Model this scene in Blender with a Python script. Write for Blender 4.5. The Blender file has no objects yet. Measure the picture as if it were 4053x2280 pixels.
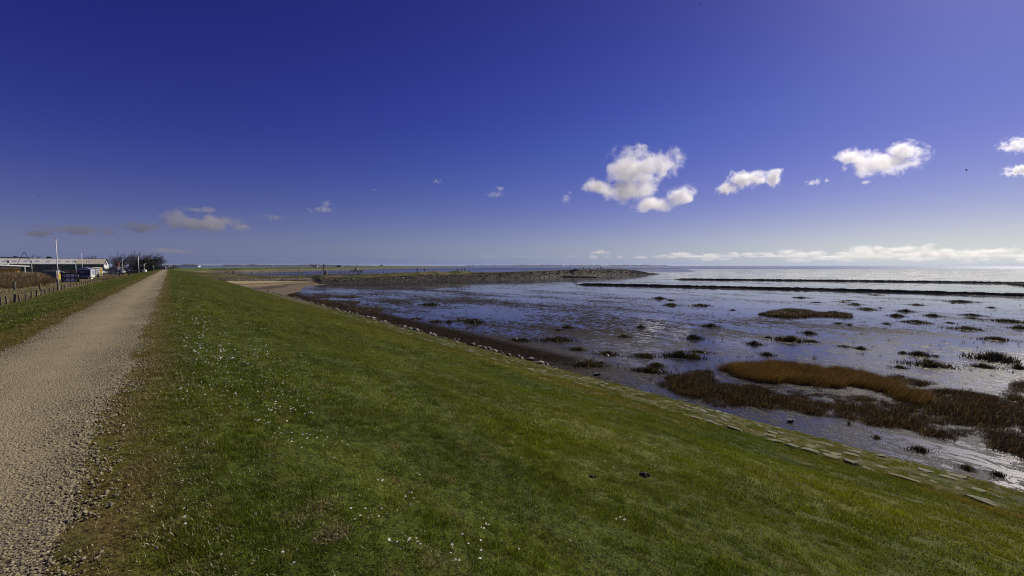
import bpy, bmesh, math, random
import numpy as np
from mathutils import Vector, Matrix, noise as mn

sc = bpy.context.scene
COL = sc.collection
random.seed(7)
RNG = np.random.default_rng(11)
rad = math.radians

# ---------------------------------------------------------------- camera, sky, sun, exposure
FPX, HOR, CX, CY = 1801.0, 1051.0, 2026.5, 1140.0      # focal length and horizon in pixels of the 4053 wide photograph
PITCH = math.atan((CY - HOR) / FPX)
CAMZ = 1.65
cam = bpy.data.cameras.new('camera')
camo = bpy.data.objects.new('camera', cam)
COL.objects.link(camo)
cam.sensor_width = 36
cam.lens = 36 * FPX / 4053
cam.clip_start = 0.1
cam.clip_end = 120000
camo.location = (0, 0, CAMZ)
camo.rotation_euler = (math.pi / 2 - PITCH, 0, 0)
sc.camera = camo

SUN_AZ, SUN_EL = rad(50), rad(35)
w = bpy.data.worlds.new('World')
sc.world = w
w.use_nodes = True


class NG:
    """small helper for node trees"""
    def __init__(s, tree):
        s.t = tree

    def n(s, typ, ins=None, **props):
        nd = s.t.nodes.new(typ)
        for k, v in props.items():
            setattr(nd, k, v)
        for k, v in (ins or {}).items():
            s.set(nd.inputs[k], v)
        return nd

    def set(s, sock, v):
        if isinstance(v, bpy.types.NodeSocket):
            s.t.links.new(v, sock)
        elif isinstance(v, bpy.types.Node):
            s.t.links.new(v.outputs[0], sock)
        else:
            if isinstance(v, (tuple, list)) and len(v) == 3 and sock.type == 'RGBA':
                v = (*v, 1)
            sock.default_value = v

    def m(s, op, *a, clamp=False):
        nd = s.n('ShaderNodeMath', operation=op, use_clamp=clamp)
        for i, v in enumerate(a):
            s.set(nd.inputs[i], v)
        return nd.outputs[0]

    def mix(s, f, a, b, mode='MIX'):
        nd = s.n('ShaderNodeMix', data_type='RGBA', blend_type=mode)
        s.set(nd.inputs[0], f)
        s.set(nd.inputs[6], a)
        s.set(nd.inputs[7], b)
        return nd.outputs[2]

    def noise(s, vec, scale, detail=4, rough=.55, dist=0.):
        return s.n('ShaderNodeTexNoise', {'Vector': vec, 'Scale': scale, 'Detail': detail, 'Roughness': rough, 'Distortion': dist}).outputs[0]

    def ss(s, x, lo, hi):
        return s.n('ShaderNodeMapRange', {0: x, 1: lo, 2: hi, 3: 0., 4: 1.}, interpolation_type='SMOOTHSTEP').outputs[0]

    def mapping(s, vec, scale=(1, 1, 1), rot=(0, 0, 0), loc=(0, 0, 0)):
        return s.n('ShaderNodeMapping', {'Vector': vec, 'Scale': scale, 'Rotation': rot, 'Location': loc}).outputs[0]


g = NG(w.node_tree)
bg = w.node_tree.nodes['Background']
sky = g.n('ShaderNodeTexSky', sky_type='NISHITA', sun_disc=False)
sky.sun_elevation, sky.sun_rotation = SUN_EL, SUN_AZ
sky.air_density, sky.dust_density, sky.ozone_density = 1, .3, 1
sx = g.n('ShaderNodeSeparateXYZ', {0: g.n('ShaderNodeTexCoord').outputs['Generated']})
el = g.m('ABSOLUTE', sx.outputs[2])
ex = g.m('EXPONENT', g.m('MULTIPLY', el, -20.))
ex2 = g.m('EXPONENT', g.m('MULTIPLY', el, -6.))
sr = g.n('ShaderNodeSeparateColor', {0: sky})
cb = g.n('ShaderNodeCombineColor')
# the photograph's deep polarised blue: one grade of the whole sky, per channel
for i, (a, gm, k, h, h2) in enumerate([(-5.266, 1.582, 1.188, -1.145, 1.385), (-5.272, 1.776, .125, .015, .366), (-2.706, 1.119, -.927, .878, -.772)]):
    e = g.m('EXPONENT', g.m('ADD', g.m('ADD', g.m('MULTIPLY', el, k), g.m('MULTIPLY', ex, h)), g.m('MULTIPLY', ex2, h2)))
    ch = g.m('MULTIPLY', g.m('MULTIPLY', g.m('POWER', sr.outputs[i], gm), e), 10 * math.exp(a))
    if i == 0:
        red = ch
    if i == 1:
        ch = g.m('MINIMUM', ch, g.m('ADD', red, .37))
    g.set(cb.inputs[i], ch)
g.set(bg.inputs[0], cb)
bg.inputs[1].default_value = .1

sun = bpy.data.lights.new('sun', 'SUN')
suno = bpy.data.objects.new('sun', sun)
COL.objects.link(suno)
sun.energy, sun.angle, sun.color = 4.8, rad(.53), (1, .92, .78)
SUND = Vector((math.sin(SUN_AZ) * math.cos(SUN_EL), math.cos(SUN_AZ) * math.cos(SUN_EL), math.sin(SUN_EL)))
suno.rotation_euler = SUND.to_track_quat('Z', 'Y').to_euler()

sc.view_settings.view_transform = 'Standard'
sc.view_settings.look = 'None'
sc.view_settings.exposure = 0
sc.view_settings.gamma = 1
sc.view_settings.use_curve_mapping = False
cy = sc.cycles
cy.use_denoising = True
cy.denoising_prefilter = 'NONE'
cy.denoising_input_passes = 'RGB_ALBEDO_NORMAL'
cy.use_adaptive_sampling = False
cy.filter_width = 1.1
cy.pixel_filter_type = 'BLACKMAN_HARRIS'
cy.max_bounces = 8
cy.diffuse_bounces = 3
cy.glossy_bounces = 3
cy.transmission_bounces = 4
cy.transparent_max_bounces = 12
cy.volume_bounces = 5
cy.volume_step_rate = .3
cy.volume_max_steps = 256
cy.sample_clamp_indirect = 6
cy.sample_clamp_direct = 12

# ---------------------------------------------------------------- coordinates
TH = rad(-36.9)
DX, DY = math.sin(TH), math.cos(TH)         # along the dike
RX, RY = math.cos(TH), -math.sin(TH)        # across the dike, towards the sea
MUD = -4.40
LAND = -1.75


def ray(px, py):
    a, b = px - CX, CY - py
    return Vector((a, FPX * math.cos(PITCH) + b * math.sin(PITCH), -FPX * math.sin(PITCH) + b * math.cos(PITCH)))


def onz(px, py, z):
    r = ray(px, py)
    k = (z - CAMZ) / r.z
    return Vector((r.x * k, r.y * k, z))


def atd(px, py, d):
    r = ray(px, py)
    k = d / r.y
    return Vector((r.x * k, d, CAMZ + r.z * k))


def st(s, t, z=0.):
    return Vector((DX * s + RX * t, DY * s + RY * t, z))


def vnoise(x, y, seed=0):
    """smooth value noise, vectorised, about -1..1"""
    x = np.asarray(x, float)
    y = np.asarray(y, float)
    xi, yi = np.floor(x), np.floor(y)
    fx, fy = x - xi, y - yi
    fx, fy = fx * fx * (3 - 2 * fx), fy * fy * (3 - 2 * fy)

    def hsh(a, b):
        v = np.sin(a * 127.1 + b * 311.7 + seed * 74.7) * 43758.5453
        return (v - np.floor(v)) * 2 - 1
    return (hsh(xi, yi) * (1 - fx) + hsh(xi + 1, yi) * fx) * (1 - fy) + (hsh(xi, yi + 1) * (1 - fx) + hsh(xi + 1, yi + 1) * fx) * fy


def fbm(x, y, seed=0, o=4):
    r, a = 0, 1.
    for i in range(o):
        r = r + a * vnoise(x * 2 ** i + i * 13.7, y * 2 ** i - i * 7.1, seed + i)
        a *= .5
    return r / 1.9


PT = [-40, -13, -11.7, -3.2, -2.66, -1.6, -.5, .2, .9, 15, 17.76, 18.6, 30]
PZ = [LAND - .02, LAND - .01, LAND, -.06, 0, .03, 0, -.02, -.14, -3.91, -4.33, -4.62, -5]


def prof(s, t):
    s = np.asarray(s, float)
    t = np.asarray(t, float)
    z = np.interp(t, PT, PZ)
    up = np.clip((t - .9) / 3, 0, 1) * np.clip((15.2 - t) / 2, 0, 1)
    lft = np.clip((-3.2 - t) / 2, 0, 1) * np.clip((t + 12.6) / 2, 0, 1)
    z = z + (up + lft) * (.07 * fbm(s * .22, t * .5, 3, 3) + .028 * fbm(s * .9, t * 1.6, 5, 2))
    q = 1 - np.abs(vnoise(s * .8, t * 1.9 + .6 * vnoise(s * .4, t * .3, 12), 7))
    z = z + np.clip((t - .6) / 2, 0, 1) * np.clip((15. - t) / 1, 0, 1) * .062 * np.clip(q - .55, 0, 1) * (1 + vnoise(s * .3, t * .3, 15))
    edge = np.clip((.4 - np.abs(t + .1)) / .4, 0, 1)
    z = z + .015 * edge * fbm(s * 2, t * 2, 9, 2)
    return np.where(z > -4.3, np.maximum(z - np.clip((s - 238) / 14, 0, 1) * 2.1, -4.6), z)


HD = 1.0 * 1.006 ** np.arange(1000)


def hit(px, py):
    r = ray(px, py)
    r = r / r.length
    Pd = np.array(r)[None] * HD[:, None]
    z = prof(Pd[:, 0] * DX + Pd[:, 1] * DY, Pd[:, 0] * RX + Pd[:, 1] * RY)
    k = min(int(np.argmax(Pd[:, 2] + CAMZ <= z)) or len(HD) - 1, len(HD) - 1)
    return Vector((Pd[k, 0], Pd[k, 1], z[k]))


# ---------------------------------------------------------------- object helpers
def tag(o, label=None, cat=None, group=None, kind=None):
    for k, v in (('label', label), ('category', cat), ('group', group), ('kind', kind)):
        if v:
            o[k] = v
    return o


def link(name, me, mats=(), parent=None, loc=None, rz=0.):
    o = bpy.data.objects.new(name, me)
    COL.objects.link(o)
    if me is not None:
        for m in (mats if isinstance(mats, (list, tuple)) else [mats]):
            if m and m.name not in [x.name for x in me.materials if x]:
                me.materials.append(m)
    if parent:
        o.parent = parent
    if loc is not None:
        o.location = loc
    o.rotation_euler.z = rz
    return o


def empty(name, label, cat, loc=(0, 0, 0), rz=0., group=None):
    return tag(link(name, None, loc=loc, rz=rz), label, cat, group)


def copy_tree(o, parent=None):
    c = o.copy()
    COL.objects.link(c)
    if parent:
        c.parent = parent
    for ch in list(o.children):
        copy_tree(ch, c)
    return c


def pydata(name, v, f, smooth=False):
    me = bpy.data.meshes.new(name)
    me.from_pydata([tuple(x) for x in v], [], [tuple(x) for x in f])
    me.validate()
    if smooth:
        me.polygons.foreach_set('use_smooth', [True] * len(me.polygons))
    return me


def fast_mesh(name, V, F, smooth=False):
    """V (n,3), F (m,k) of one polygon size"""
    me = bpy.data.meshes.new(name)
    V = np.asarray(V, np.float32)
    F = np.asarray(F, np.int32)
    me.vertices.add(len(V))
    me.vertices.foreach_set('co', V.ravel())
    k = F.shape[1]
    me.loops.add(F.size)
    me.loops.foreach_set('vertex_index', F.ravel())
    me.polygons.add(len(F))
    me.polygons.foreach_set('loop_start', np.arange(0, F.size, k, dtype=np.int32))
    if smooth:
        me.polygons.foreach_set('use_smooth', np.ones(len(F), bool))
    me.update(calc_edges=True)
    return me


def grid_mesh(name, P, smooth=True):
    """P (a,b,3)"""
    a, b = P.shape[:2]
    i = np.arange(a * b).reshape(a, b)
    F = np.stack([i[:-1, :-1], i[1:, :-1], i[1:, 1:], i[:-1, 1:]], -1).reshape(-1, 4)
    me = fast_mesh(name, P.reshape(-1, 3), F, smooth)
    if len(me.polygons) and me.polygons[len(me.polygons) // 2].normal.z < 0:
        me.flip_normals()
    return me


class MB:
    """mesh builder: boxes, bars, prisms, tubes in one bmesh"""
    def __init__(s):
        s.v, s.f = [], []

    def add(s, v, f):
        n = len(s.v)
        s.v += [Vector(x) for x in v]
        s.f += [tuple(i + n for i in q) for q in f]
        return s

    def box(s, x0, x1, y0, y1, z0, z1):
        v = [(x, y, z) for z in (z0, z1) for y in (y0, y1) for x in (x0, x1)]
        return s.add(v, [(0, 2, 3, 1), (4, 5, 7, 6), (0, 1, 5, 4), (2, 6, 7, 3), (0, 4, 6, 2), (1, 3, 7, 5)])

    def tube(s, pts, r, n=6, r1=None, cap=True):
        pts = [Vector(p) for p in pts]
        r1 = r if r1 is None else r1
        rings = []
        for i, p in enumerate(pts):
            d = (pts[min(i + 1, len(pts) - 1)] - pts[max(i - 1, 0)]).normalized()
            a = d.orthogonal().normalized() if abs(d.z) < .99 else Vector((1, 0, 0))
            a = (a - d * a.dot(d)).normalized()
            b = d.cross(a)
            rr = r + (r1 - r) * i / (len(pts) - 1)
            rings.append([p + (a * math.cos(2 * math.pi * k / n) + b * math.sin(2 * math.pi * k / n)) * rr for k in range(n)])
        v = [q for rg in rings for q in rg]
        f = [(i * n + k, i * n + (k + 1) % n, (i + 1) * n + (k + 1) % n, (i + 1) * n + k) for i in range(len(pts) - 1) for k in range(n)]
        if cap:
            f += [tuple(range(n))[::-1], tuple((len(pts) - 1) * n + k for k in range(n))]
        return s.add(v, f)

    def prism(s, poly, axis, a, b):
        """poly in the two other axes, extruded along axis from a to b"""
        def mk(p, c):
            return (c, p[0], p[1]) if axis == 'x' else (p[0], c, p[1]) if axis == 'y' else (p[0], p[1], c)
        n = len(poly)
        v = [mk(p, a) for p in poly] + [mk(p, b) for p in poly]
        f = [tuple(range(n))[::-1], tuple(range(n, 2 * n))] + [(k, (k + 1) % n, (k + 1) % n + n, k + n) for k in range(n)]
        return s.add(v, f)

    def build(s, name, mat, parent=None, loc=None, rz=0., smooth=False, bevel=0):
        me = pydata(name, s.v, s.f, smooth)
        bm = bmesh.new()
        bm.from_mesh(me)
        if bevel:
            bmesh.ops.bevel(bm, geom=bm.edges[:], offset=bevel, segments=2, affect='EDGES', clamp_overlap=True)
        bmesh.ops.recalc_face_normals(bm, faces=bm.faces)
        bm.to_mesh(me)
        bm.free()
        return link(name, me, mat, parent, loc, rz)


# ---------------------------------------------------------------- materials
def mat(name, fn=None, col=None, rough=.7, spec=.3, metal=0., var=.0, vs=3., bump=0., bs=30., trans=0.):
    m = bpy.data.materials.new(name)
    m.use_nodes = True
    n = NG(m.node_tree)
    b = m.node_tree.nodes['Principled BSDF']
    b.inputs['Roughness'].default_value = rough
    b.inputs['Specular IOR Level'].default_value = spec
    b.inputs['Metallic'].default_value = metal
    out = m.node_tree.nodes['Material Output']
    if fn:
        fn(n, b, out)
        return m
    c = (*col, 1)
    if var or bump:
        pos = n.n('ShaderNodeTexCoord').outputs['Object']
        nz = n.noise(pos, vs, 6, .65)
    if var:
        n.set(b.inputs['Base Color'], n.mix(n.ss(nz, .3, .7), tuple(x * (1 - var) for x in col), tuple(min(1, x * (1 + var)) for x in col)))
        n.set(b.inputs['Roughness'], n.m('ADD', n.m('MULTIPLY', nz, .25), rough - .12, clamp=True))
    else:
        b.inputs['Base Color'].default_value = c
    if bump:
        n.set(b.inputs['Normal'], n.n('ShaderNodeBump', {'Strength': bump, 'Distance': .02, 'Height': n.noise(pos, bs, 5, .6)}))
    return m


def grass_group():
    t = bpy.data.node_groups.new('grass_colour', 'ShaderNodeTree')
    t.interface.new_socket('Color', in_out='OUTPUT', socket_type='NodeSocketColor')
    t.interface.new_socket('Worn', in_out='OUTPUT', socket_type='NodeSocketFloat')
    n = NG(t)
    pos = n.n('ShaderNodeNewGeometry').outputs['Position']
    sp = n.n('ShaderNodeSeparateXYZ', {0: pos})
    tt = n.m('ADD', n.m('MULTIPLY', sp.outputs[0], RX), n.m('MULTIPLY', sp.outputs[1], RY))
    sv = n.m('ADD', n.m('MULTIPLY', sp.outputs[0], DX), n.m('MULTIPLY', sp.outputs[1], DY))
    flat = n.n('ShaderNodeCombineXYZ', {0: n.m('MULTIPLY', sv, .45), 1: tt, 2: 0.})
    n1 = n.noise(flat, .55, 6, .7)
    n2 = n.noise(flat, .16, 3, .5)
    n3 = n.noise(flat, 3.2, 5, .7)
    c = n.mix(n.ss(n1, .36, .64), (.050, .072, .007), (.094, .120, .012))
    yel = n.m('MULTIPLY', n.ss(n2, .42, .62), n.m('ADD', n.m('MULTIPLY', n.ss(tt, 2., 10.), .75), .25))
    c = n.mix(n.m('MULTIPLY', yel, .62), c, (.135, .135, .014))
    dry = n.m('MULTIPLY', n.ss(n3, .52, .72), .6)
    c = n.mix(dry, c, (.135, .105, .03))
    brn = n.m('MULTIPLY', n.m('MULTIPLY', n.ss(tt, 10.5, 14.), n.ss(n1, .45, .62)), .8)
    c = n.mix(brn, c, (.12, .078, .02))
    # worn brown verge by the path, both sides
    wob = n.m('ADD', tt, n.m('MULTIPLY', n.m('SUBTRACT', n1, .5), .9))
    vr = n.m('MULTIPLY', n.ss(wob, -1.0, -.6), n.m('SUBTRACT', 1., n.ss(wob, -.30, .15)))
    vl = n.m('MULTIPLY', n.ss(wob, -3.9, -3.3), n.m('SUBTRACT', 1., n.ss(wob, -2.5, -2.2)))
    vv = n.m('MULTIPLY', n.m('MAXIMUM', vr, vl), n.m('ADD', n.m('MULTIPLY', n.ss(n3, .3, .6), .6), .25))
    c = n.mix(vv, c, (.15, .105, .04))
    # rank straw-coloured grass on the land side
    ls = n.ss(n.m('MULTIPLY', wob, -1.), 9.6, 11.2)
    c = n.mix(n.m('MULTIPLY', ls, n.m('ADD', n.m('MULTIPLY', n.ss(n1, .35, .6), .5), .5)), c, (.17, .125, .055))
    o = n.n('NodeGroupOutput')
    n.set(o.inputs[0], c)
    n.set(o.inputs[1], vv)
    return t


GG = grass_group()


def m_grass_ground(n, b, out):
    gr = n.n('ShaderNodeGroup', node_tree=GG)
    pos = n.n('ShaderNodeNewGeometry').outputs['Position']
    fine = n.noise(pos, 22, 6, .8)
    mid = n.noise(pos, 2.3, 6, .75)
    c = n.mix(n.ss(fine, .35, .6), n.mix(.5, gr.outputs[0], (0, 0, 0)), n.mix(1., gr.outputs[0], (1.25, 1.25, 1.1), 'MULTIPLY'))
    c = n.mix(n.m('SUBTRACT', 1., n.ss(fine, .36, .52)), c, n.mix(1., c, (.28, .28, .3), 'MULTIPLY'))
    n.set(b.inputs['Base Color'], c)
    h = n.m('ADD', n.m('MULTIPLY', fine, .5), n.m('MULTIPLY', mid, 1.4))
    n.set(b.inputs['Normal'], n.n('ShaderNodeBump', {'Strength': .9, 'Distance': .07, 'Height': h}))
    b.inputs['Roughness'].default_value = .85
    b.inputs['Specular IOR Level'].default_value = .15


def blade_mat(name, fixed=None, dryc=(.20, .17, .07), dryp=.92, tr=.4):
    def f(n, b, out):
        if fixed is None:
            col = n.n('ShaderNodeGroup', node_tree=GG).outputs[0]
            col = n.mix(1., col, (1.5, 1.45, 1.2), 'MULTIPLY')
        else:
            pos = n.n('ShaderNodeNewGeometry').outputs['Position']
            col = n.mix(n.ss(n.noise(pos, .6, 3), .35, .65), fixed[0], fixed[1])
        rnd = n.n('ShaderNodeAttribute', attribute_name='rnd').outputs['Fac']
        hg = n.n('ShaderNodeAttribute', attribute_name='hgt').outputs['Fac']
        oi = n.n('ShaderNodeObjectInfo').outputs['Random']
        col = n.mix(n.m('GREATER_THAN', rnd, dryp), col, dryc)
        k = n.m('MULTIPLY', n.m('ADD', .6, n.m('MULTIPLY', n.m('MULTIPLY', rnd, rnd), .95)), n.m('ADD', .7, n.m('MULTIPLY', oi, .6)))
        k = n.m('MULTIPLY', k, n.m('ADD', .7, n.m('MULTIPLY', hg, .5)))  # blade colour darkened towards the base, painting in shade within the tuft
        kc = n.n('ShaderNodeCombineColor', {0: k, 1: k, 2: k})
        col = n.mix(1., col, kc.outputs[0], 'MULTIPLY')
        n.set(b.inputs['Base Color'], col)
        b.inputs['Roughness'].default_value = .34
        b.inputs['Specular IOR Level'].default_value = .34
        tl = n.n('ShaderNodeBsdfTranslucent', {'Color': n.mix(1., col, (1.2, 1.3, .7), 'MULTIPLY')})
        mx = n.n('ShaderNodeMixShader', {0: tr, 1: b.outputs[0], 2: tl.outputs[0]})
        n.set(out.inputs[0], mx)
    return mat(name, f)


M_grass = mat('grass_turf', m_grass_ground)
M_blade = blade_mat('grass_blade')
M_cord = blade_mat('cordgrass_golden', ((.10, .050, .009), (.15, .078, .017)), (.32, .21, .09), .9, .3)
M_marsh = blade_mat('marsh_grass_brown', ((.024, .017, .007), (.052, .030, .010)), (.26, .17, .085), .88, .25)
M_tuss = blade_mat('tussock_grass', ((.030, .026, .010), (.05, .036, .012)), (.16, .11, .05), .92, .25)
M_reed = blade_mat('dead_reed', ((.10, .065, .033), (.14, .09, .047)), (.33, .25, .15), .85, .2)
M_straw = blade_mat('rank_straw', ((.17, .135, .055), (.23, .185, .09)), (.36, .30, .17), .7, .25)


def m_path(n, b, out):
    pos = n.n('ShaderNodeNewGeometry').outputs['Position']
    v = n.n('ShaderNodeTexVoronoi', {'Vector': pos, 'Scale': 55.}, feature='F1')
    v2 = n.n('ShaderNodeTexVoronoi', {'Vector': pos, 'Scale': 26.}, feature='F1')
    big = n.noise(pos, .5, 4)
    sp = n.n('ShaderNodeSeparateXYZ', {0: pos})
    tt = n.m('ADD', n.m('MULTIPLY', sp.outputs[0], RX), n.m('MULTIPLY', sp.outputs[1], RY))
    cs = n.n('ShaderNodeSeparateColor', {0: v.outputs['Color']})
    c = n.mix(cs.outputs[0], (.19, .16, .095), (.37, .315, .19))
    c = n.mix(n.m('GREATER_THAN', cs.outputs[1], .82), c, (.13, .125, .125))
    c = n.mix(n.ss(v.outputs['Distance'], .35, .7), c, (.10, .08, .055))
    c = n.mix(n.m('MULTIPLY', n.ss(big, .4, .65), .35), c, (.35, .29, .175))
    # compacted pale wheel line
    line = n.m('SUBTRACT', 1., n.ss(n.m('ABSOLUTE', n.m('ADD', tt, 1.75)), .2, .9))
    c = n.mix(n.m('MULTIPLY', line, .35), c, (.39, .33, .20))
    n.set(b.inputs['Base Color'], c)
    h = n.m('SUBTRACT', 1., n.m('MINIMUM', n.m('MULTIPLY', v.outputs['Distance'], 1.), n.m('MULTIPLY', v2.outputs['Distance'], 1.2)))
    n.set(b.inputs['Normal'], n.n('ShaderNodeBump', {'Strength': .9, 'Distance': .014, 'Height': h}))
    b.inputs['Roughness'].default_value = .9
    b.inputs['Specular IOR Level'].default_value = .15


M_path = mat('gravel_path', m_path)


def m_stone(c0, c1, moss=None, mossk=.5, wet=False, sc_=4.):
    def f(n, b, out):
        pos = n.n('ShaderNodeTexCoord').outputs['Object']
        wp = n.n('ShaderNodeNewGeometry').outputs['Position']
        oi = n.n('ShaderNodeObjectInfo').outputs['Random']
        nz = n.noise(wp, sc_, 7, .7)
        c = n.mix(n.ss(nz, .3, .7), c0, c1)
        k = n.m('ADD', .7, n.m('MULTIPLY', oi, .6))
        c = n.mix(1., c, n.n('ShaderNodeCombineColor', {0: k, 1: k, 2: k}).outputs[0], 'MULTIPLY')
        if moss:
            mk = n.m('MULTIPLY', n.ss(n.m('ADD', n.noise(wp, 2.2, 6, .7), n.m('MULTIPLY', oi, .35)), 1.02 - mossk, 1.16 - mossk), .9)
            c = n.mix(mk, c, moss)
        n.set(b.inputs['Base Color'], c)
        n.set(b.inputs['Normal'], n.n('ShaderNodeBump', {'Strength': .6, 'Distance': .03, 'Height': n.noise(wp, 18, 6, .7)}))
        b.inputs['Roughness'].default_value = .5 if wet else .85
        b.inputs['Specular IOR Level'].default_value = .3
    return f


M_pebble = mat('pebble', m_stone((.13, .115, .08), (.37, .315, .20), sc_=60.))
M_slab = mat('revetment_stone', m_stone((.12, .12, .115), (.29, .285, .265), (.09, .092, .026), .56))
M_boulder = mat('boulder', m_stone((.09, .088, .076), (.23, .22, .185), sc_=2.))
M_rock = mat('breakwater_rock', m_stone((.055, .048, .030), (.19, .165, .11), sc_=.7))
M_rockd = mat('tidal_rock', m_stone((.025, .022, .016), (.06, .054, .038), sc_=.7))


def m_moss(n, b, out):
    pos = n.n('ShaderNodeNewGeometry').outputs['Position']
    a = n.noise(pos, 1.4, 6, .7)
    f = n.noise(pos, 16, 6, .75)
    c = n.mix(n.ss(a, .35, .6), (.045, .06, .012), (.125, .12, .035))
    c = n.mix(n.ss(f, .35, .65), n.mix(1., c, (.5, .5, .5), 'MULTIPLY'), c)
    n.set(b.inputs['Base Color'], c)
    n.set(b.inputs['Normal'], n.n('ShaderNodeBump', {'Strength': .8, 'Distance': .04, 'Height': f}))
    b.inputs['Roughness'].default_value = .9
    b.inputs['Specular IOR Level'].default_value = .1


M_moss = mat('moss_joints', m_moss)


def m_mud(n, b, out):
    pos = n.n('ShaderNodeNewGeometry').outputs['Position']
    sp = n.n('ShaderNodeSeparateXYZ', {0: pos})
    tt = n.m('ADD', n.m('MULTIPLY', sp.outputs[0], RX), n.m('MULTIPLY', sp.outputs[1], RY))
    sv = n.m('ADD', n.m('MULTIPLY', sp.outputs[0], DX), n.m('MULTIPLY', sp.outputs[1], DY))
    st_ = n.n('ShaderNodeCombineXYZ', {0: n.m('MULTIPLY', sv, .55), 1: n.m('MULTIPLY', tt, 1.2), 2: 0.}).outputs[0]
    a = n.noise(st_, .09, 5, .6)                     # large pools and banks
    m1 = n.noise(st_, 1.05, 8, .75, .5)               # patches
    m2 = n.noise(n.mapping(pos, (.7, 1.6, 1)), 3.2, 6, .75)   # lumps and ripples
    m3 = n.noise(pos, 14, 4, .7)
    far = n.ss(sp.outputs[1], 60., 260.)
    near = n.m('SUBTRACT', 1., n.ss(tt, 18.5, 25.))
    # height of the mud over the film of water
    fine = n.noise(st_, 2.9, 8, .72, .5)
    hgt = n.m('ADD', n.m('ADD', n.m('MULTIPLY', m1, .55), n.m('MULTIPLY', fine, .75)), n.m('MULTIPLY', n.m('SUBTRACT', a, .5), .55))
    hgt = n.m('SUBTRACT', hgt, n.m('SUBTRACT', n.m('MULTIPLY', n.ss(tt, 34., 80.), .065), .012))
    hgt = n.m('ADD', hgt, n.m('MULTIPLY', near, .03))
    wet = n.m('SUBTRACT', 1., n.ss(hgt, .665, .69))   # 1 where water lies
    dark = n.mix(n.ss(a, .35, .6), (.012, .010, .009), (.028, .022, .017))
    dark = n.mix(n.m('MULTIPLY', n.ss(m2, .5, .7), .4), dark, (.06, .048, .034))
    # brown drift and weed along the foot of the dike
    foot = n.m('MULTIPLY', n.m('SUBTRACT', 1., n.ss(n.m('ADD', tt, n.m('MULTIPLY', n.m('SUBTRACT', m1, .5), 3.)), 20.3, 22.)), n.ss(sp.outputs[1], 22., 30.))
    dark = n.mix(foot, dark, n.mix(n.ss(n.noise(pos, 5.5, 7, .8), .45, .7), (.010, .007, .005), (.075, .052, .034)))
    sandy = n.m('MULTIPLY', n.m('MULTIPLY', n.ss(sp.outputs[1], 165., 200.), n.m('SUBTRACT', 1., n.ss(sp.outputs[1], 300., 330.))), n.ss(a, .42, .52))
    dark = n.mix(n.m('MULTIPLY', sandy, .7), dark, (.16, .12, .08))
    n.set(b.inputs['Base Color'], n.mix(n.m('MULTIPLY', wet, .5), dark, (.030, .028, .028)))
    wetr = n.m('MULTIPLY', wet, n.m('SUBTRACT', 1., foot))
    close = n.m('SUBTRACT', 1., n.ss(sp.outputs[1], 20., 48.))
    dryr = n.m('ADD', n.m('SUBTRACT', .80, n.m('MULTIPLY', close, .44)), n.m('MULTIPLY', n.m('SUBTRACT', m3, .5), .4))
    wr = n.m('ADD', .06, n.m('MULTIPLY', close, .17))
    rg = n.m('ADD', n.m('MULTIPLY', n.m('SUBTRACT', 1., wetr), n.m('SUBTRACT', dryr, wr)), wr)
    n.set(b.inputs['Roughness'], n.m('ADD', rg, n.m('MULTIPLY', foot, .4), clamp=True))
    b.inputs['IOR'].default_value = 1.38
    sl = n.m('ADD', .03, n.m('MULTIPLY', n.m('MAXIMUM', wetr, n.m('MULTIPLY', close, .85)), .50))
    n.set(b.inputs['Specular IOR Level'], n.m('MULTIPLY', sl, n.m('SUBTRACT', 1., foot)))
    lump = n.m('MULTIPLY', n.m('SUBTRACT', 1., wetr), n.m('ADD', n.m('MULTIPLY', m3, .42), .10))
    hh = n.m('ADD', n.m('ADD', n.m('MAXIMUM', n.m('SUBTRACT', hgt, .66), 0.), lump), n.m('MULTIPLY', m2, .006))
    hh = n.m('MULTIPLY', hh, n.m('ADD', .3, n.m('MULTIPLY', n.m('MAXIMUM', close, foot), .7)))
    n.set(b.inputs['Normal'], n.n('ShaderNodeBump', {'Strength': 1., 'Distance': .30, 'Height': hh}))


M_mud = mat('wet_mud', m_mud)


def m_sea(n, b, out):
    pos = n.n('ShaderNodeNewGeometry').outputs['Position']
    b.inputs['Base Color'].default_value = (.02, .028, .05, 1)
    b.inputs['Roughness'].default_value = .22
    b.inputs['IOR'].default_value = 1.33
    b.inputs['Specular IOR Level'].default_value = .5
    h = n.m('ADD', n.noise(n.mapping(pos, (.5, 1.2, 1)), 1.6, 5, .6), n.m('MULTIPLY', n.noise(pos, .1, 3), 1.5))
    n.set(b.inputs['Normal'], n.n('ShaderNodeBump', {'Strength': .35, 'Distance': .12, 'Height': h}))


M_sea = mat('sea_water', m_sea)


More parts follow.
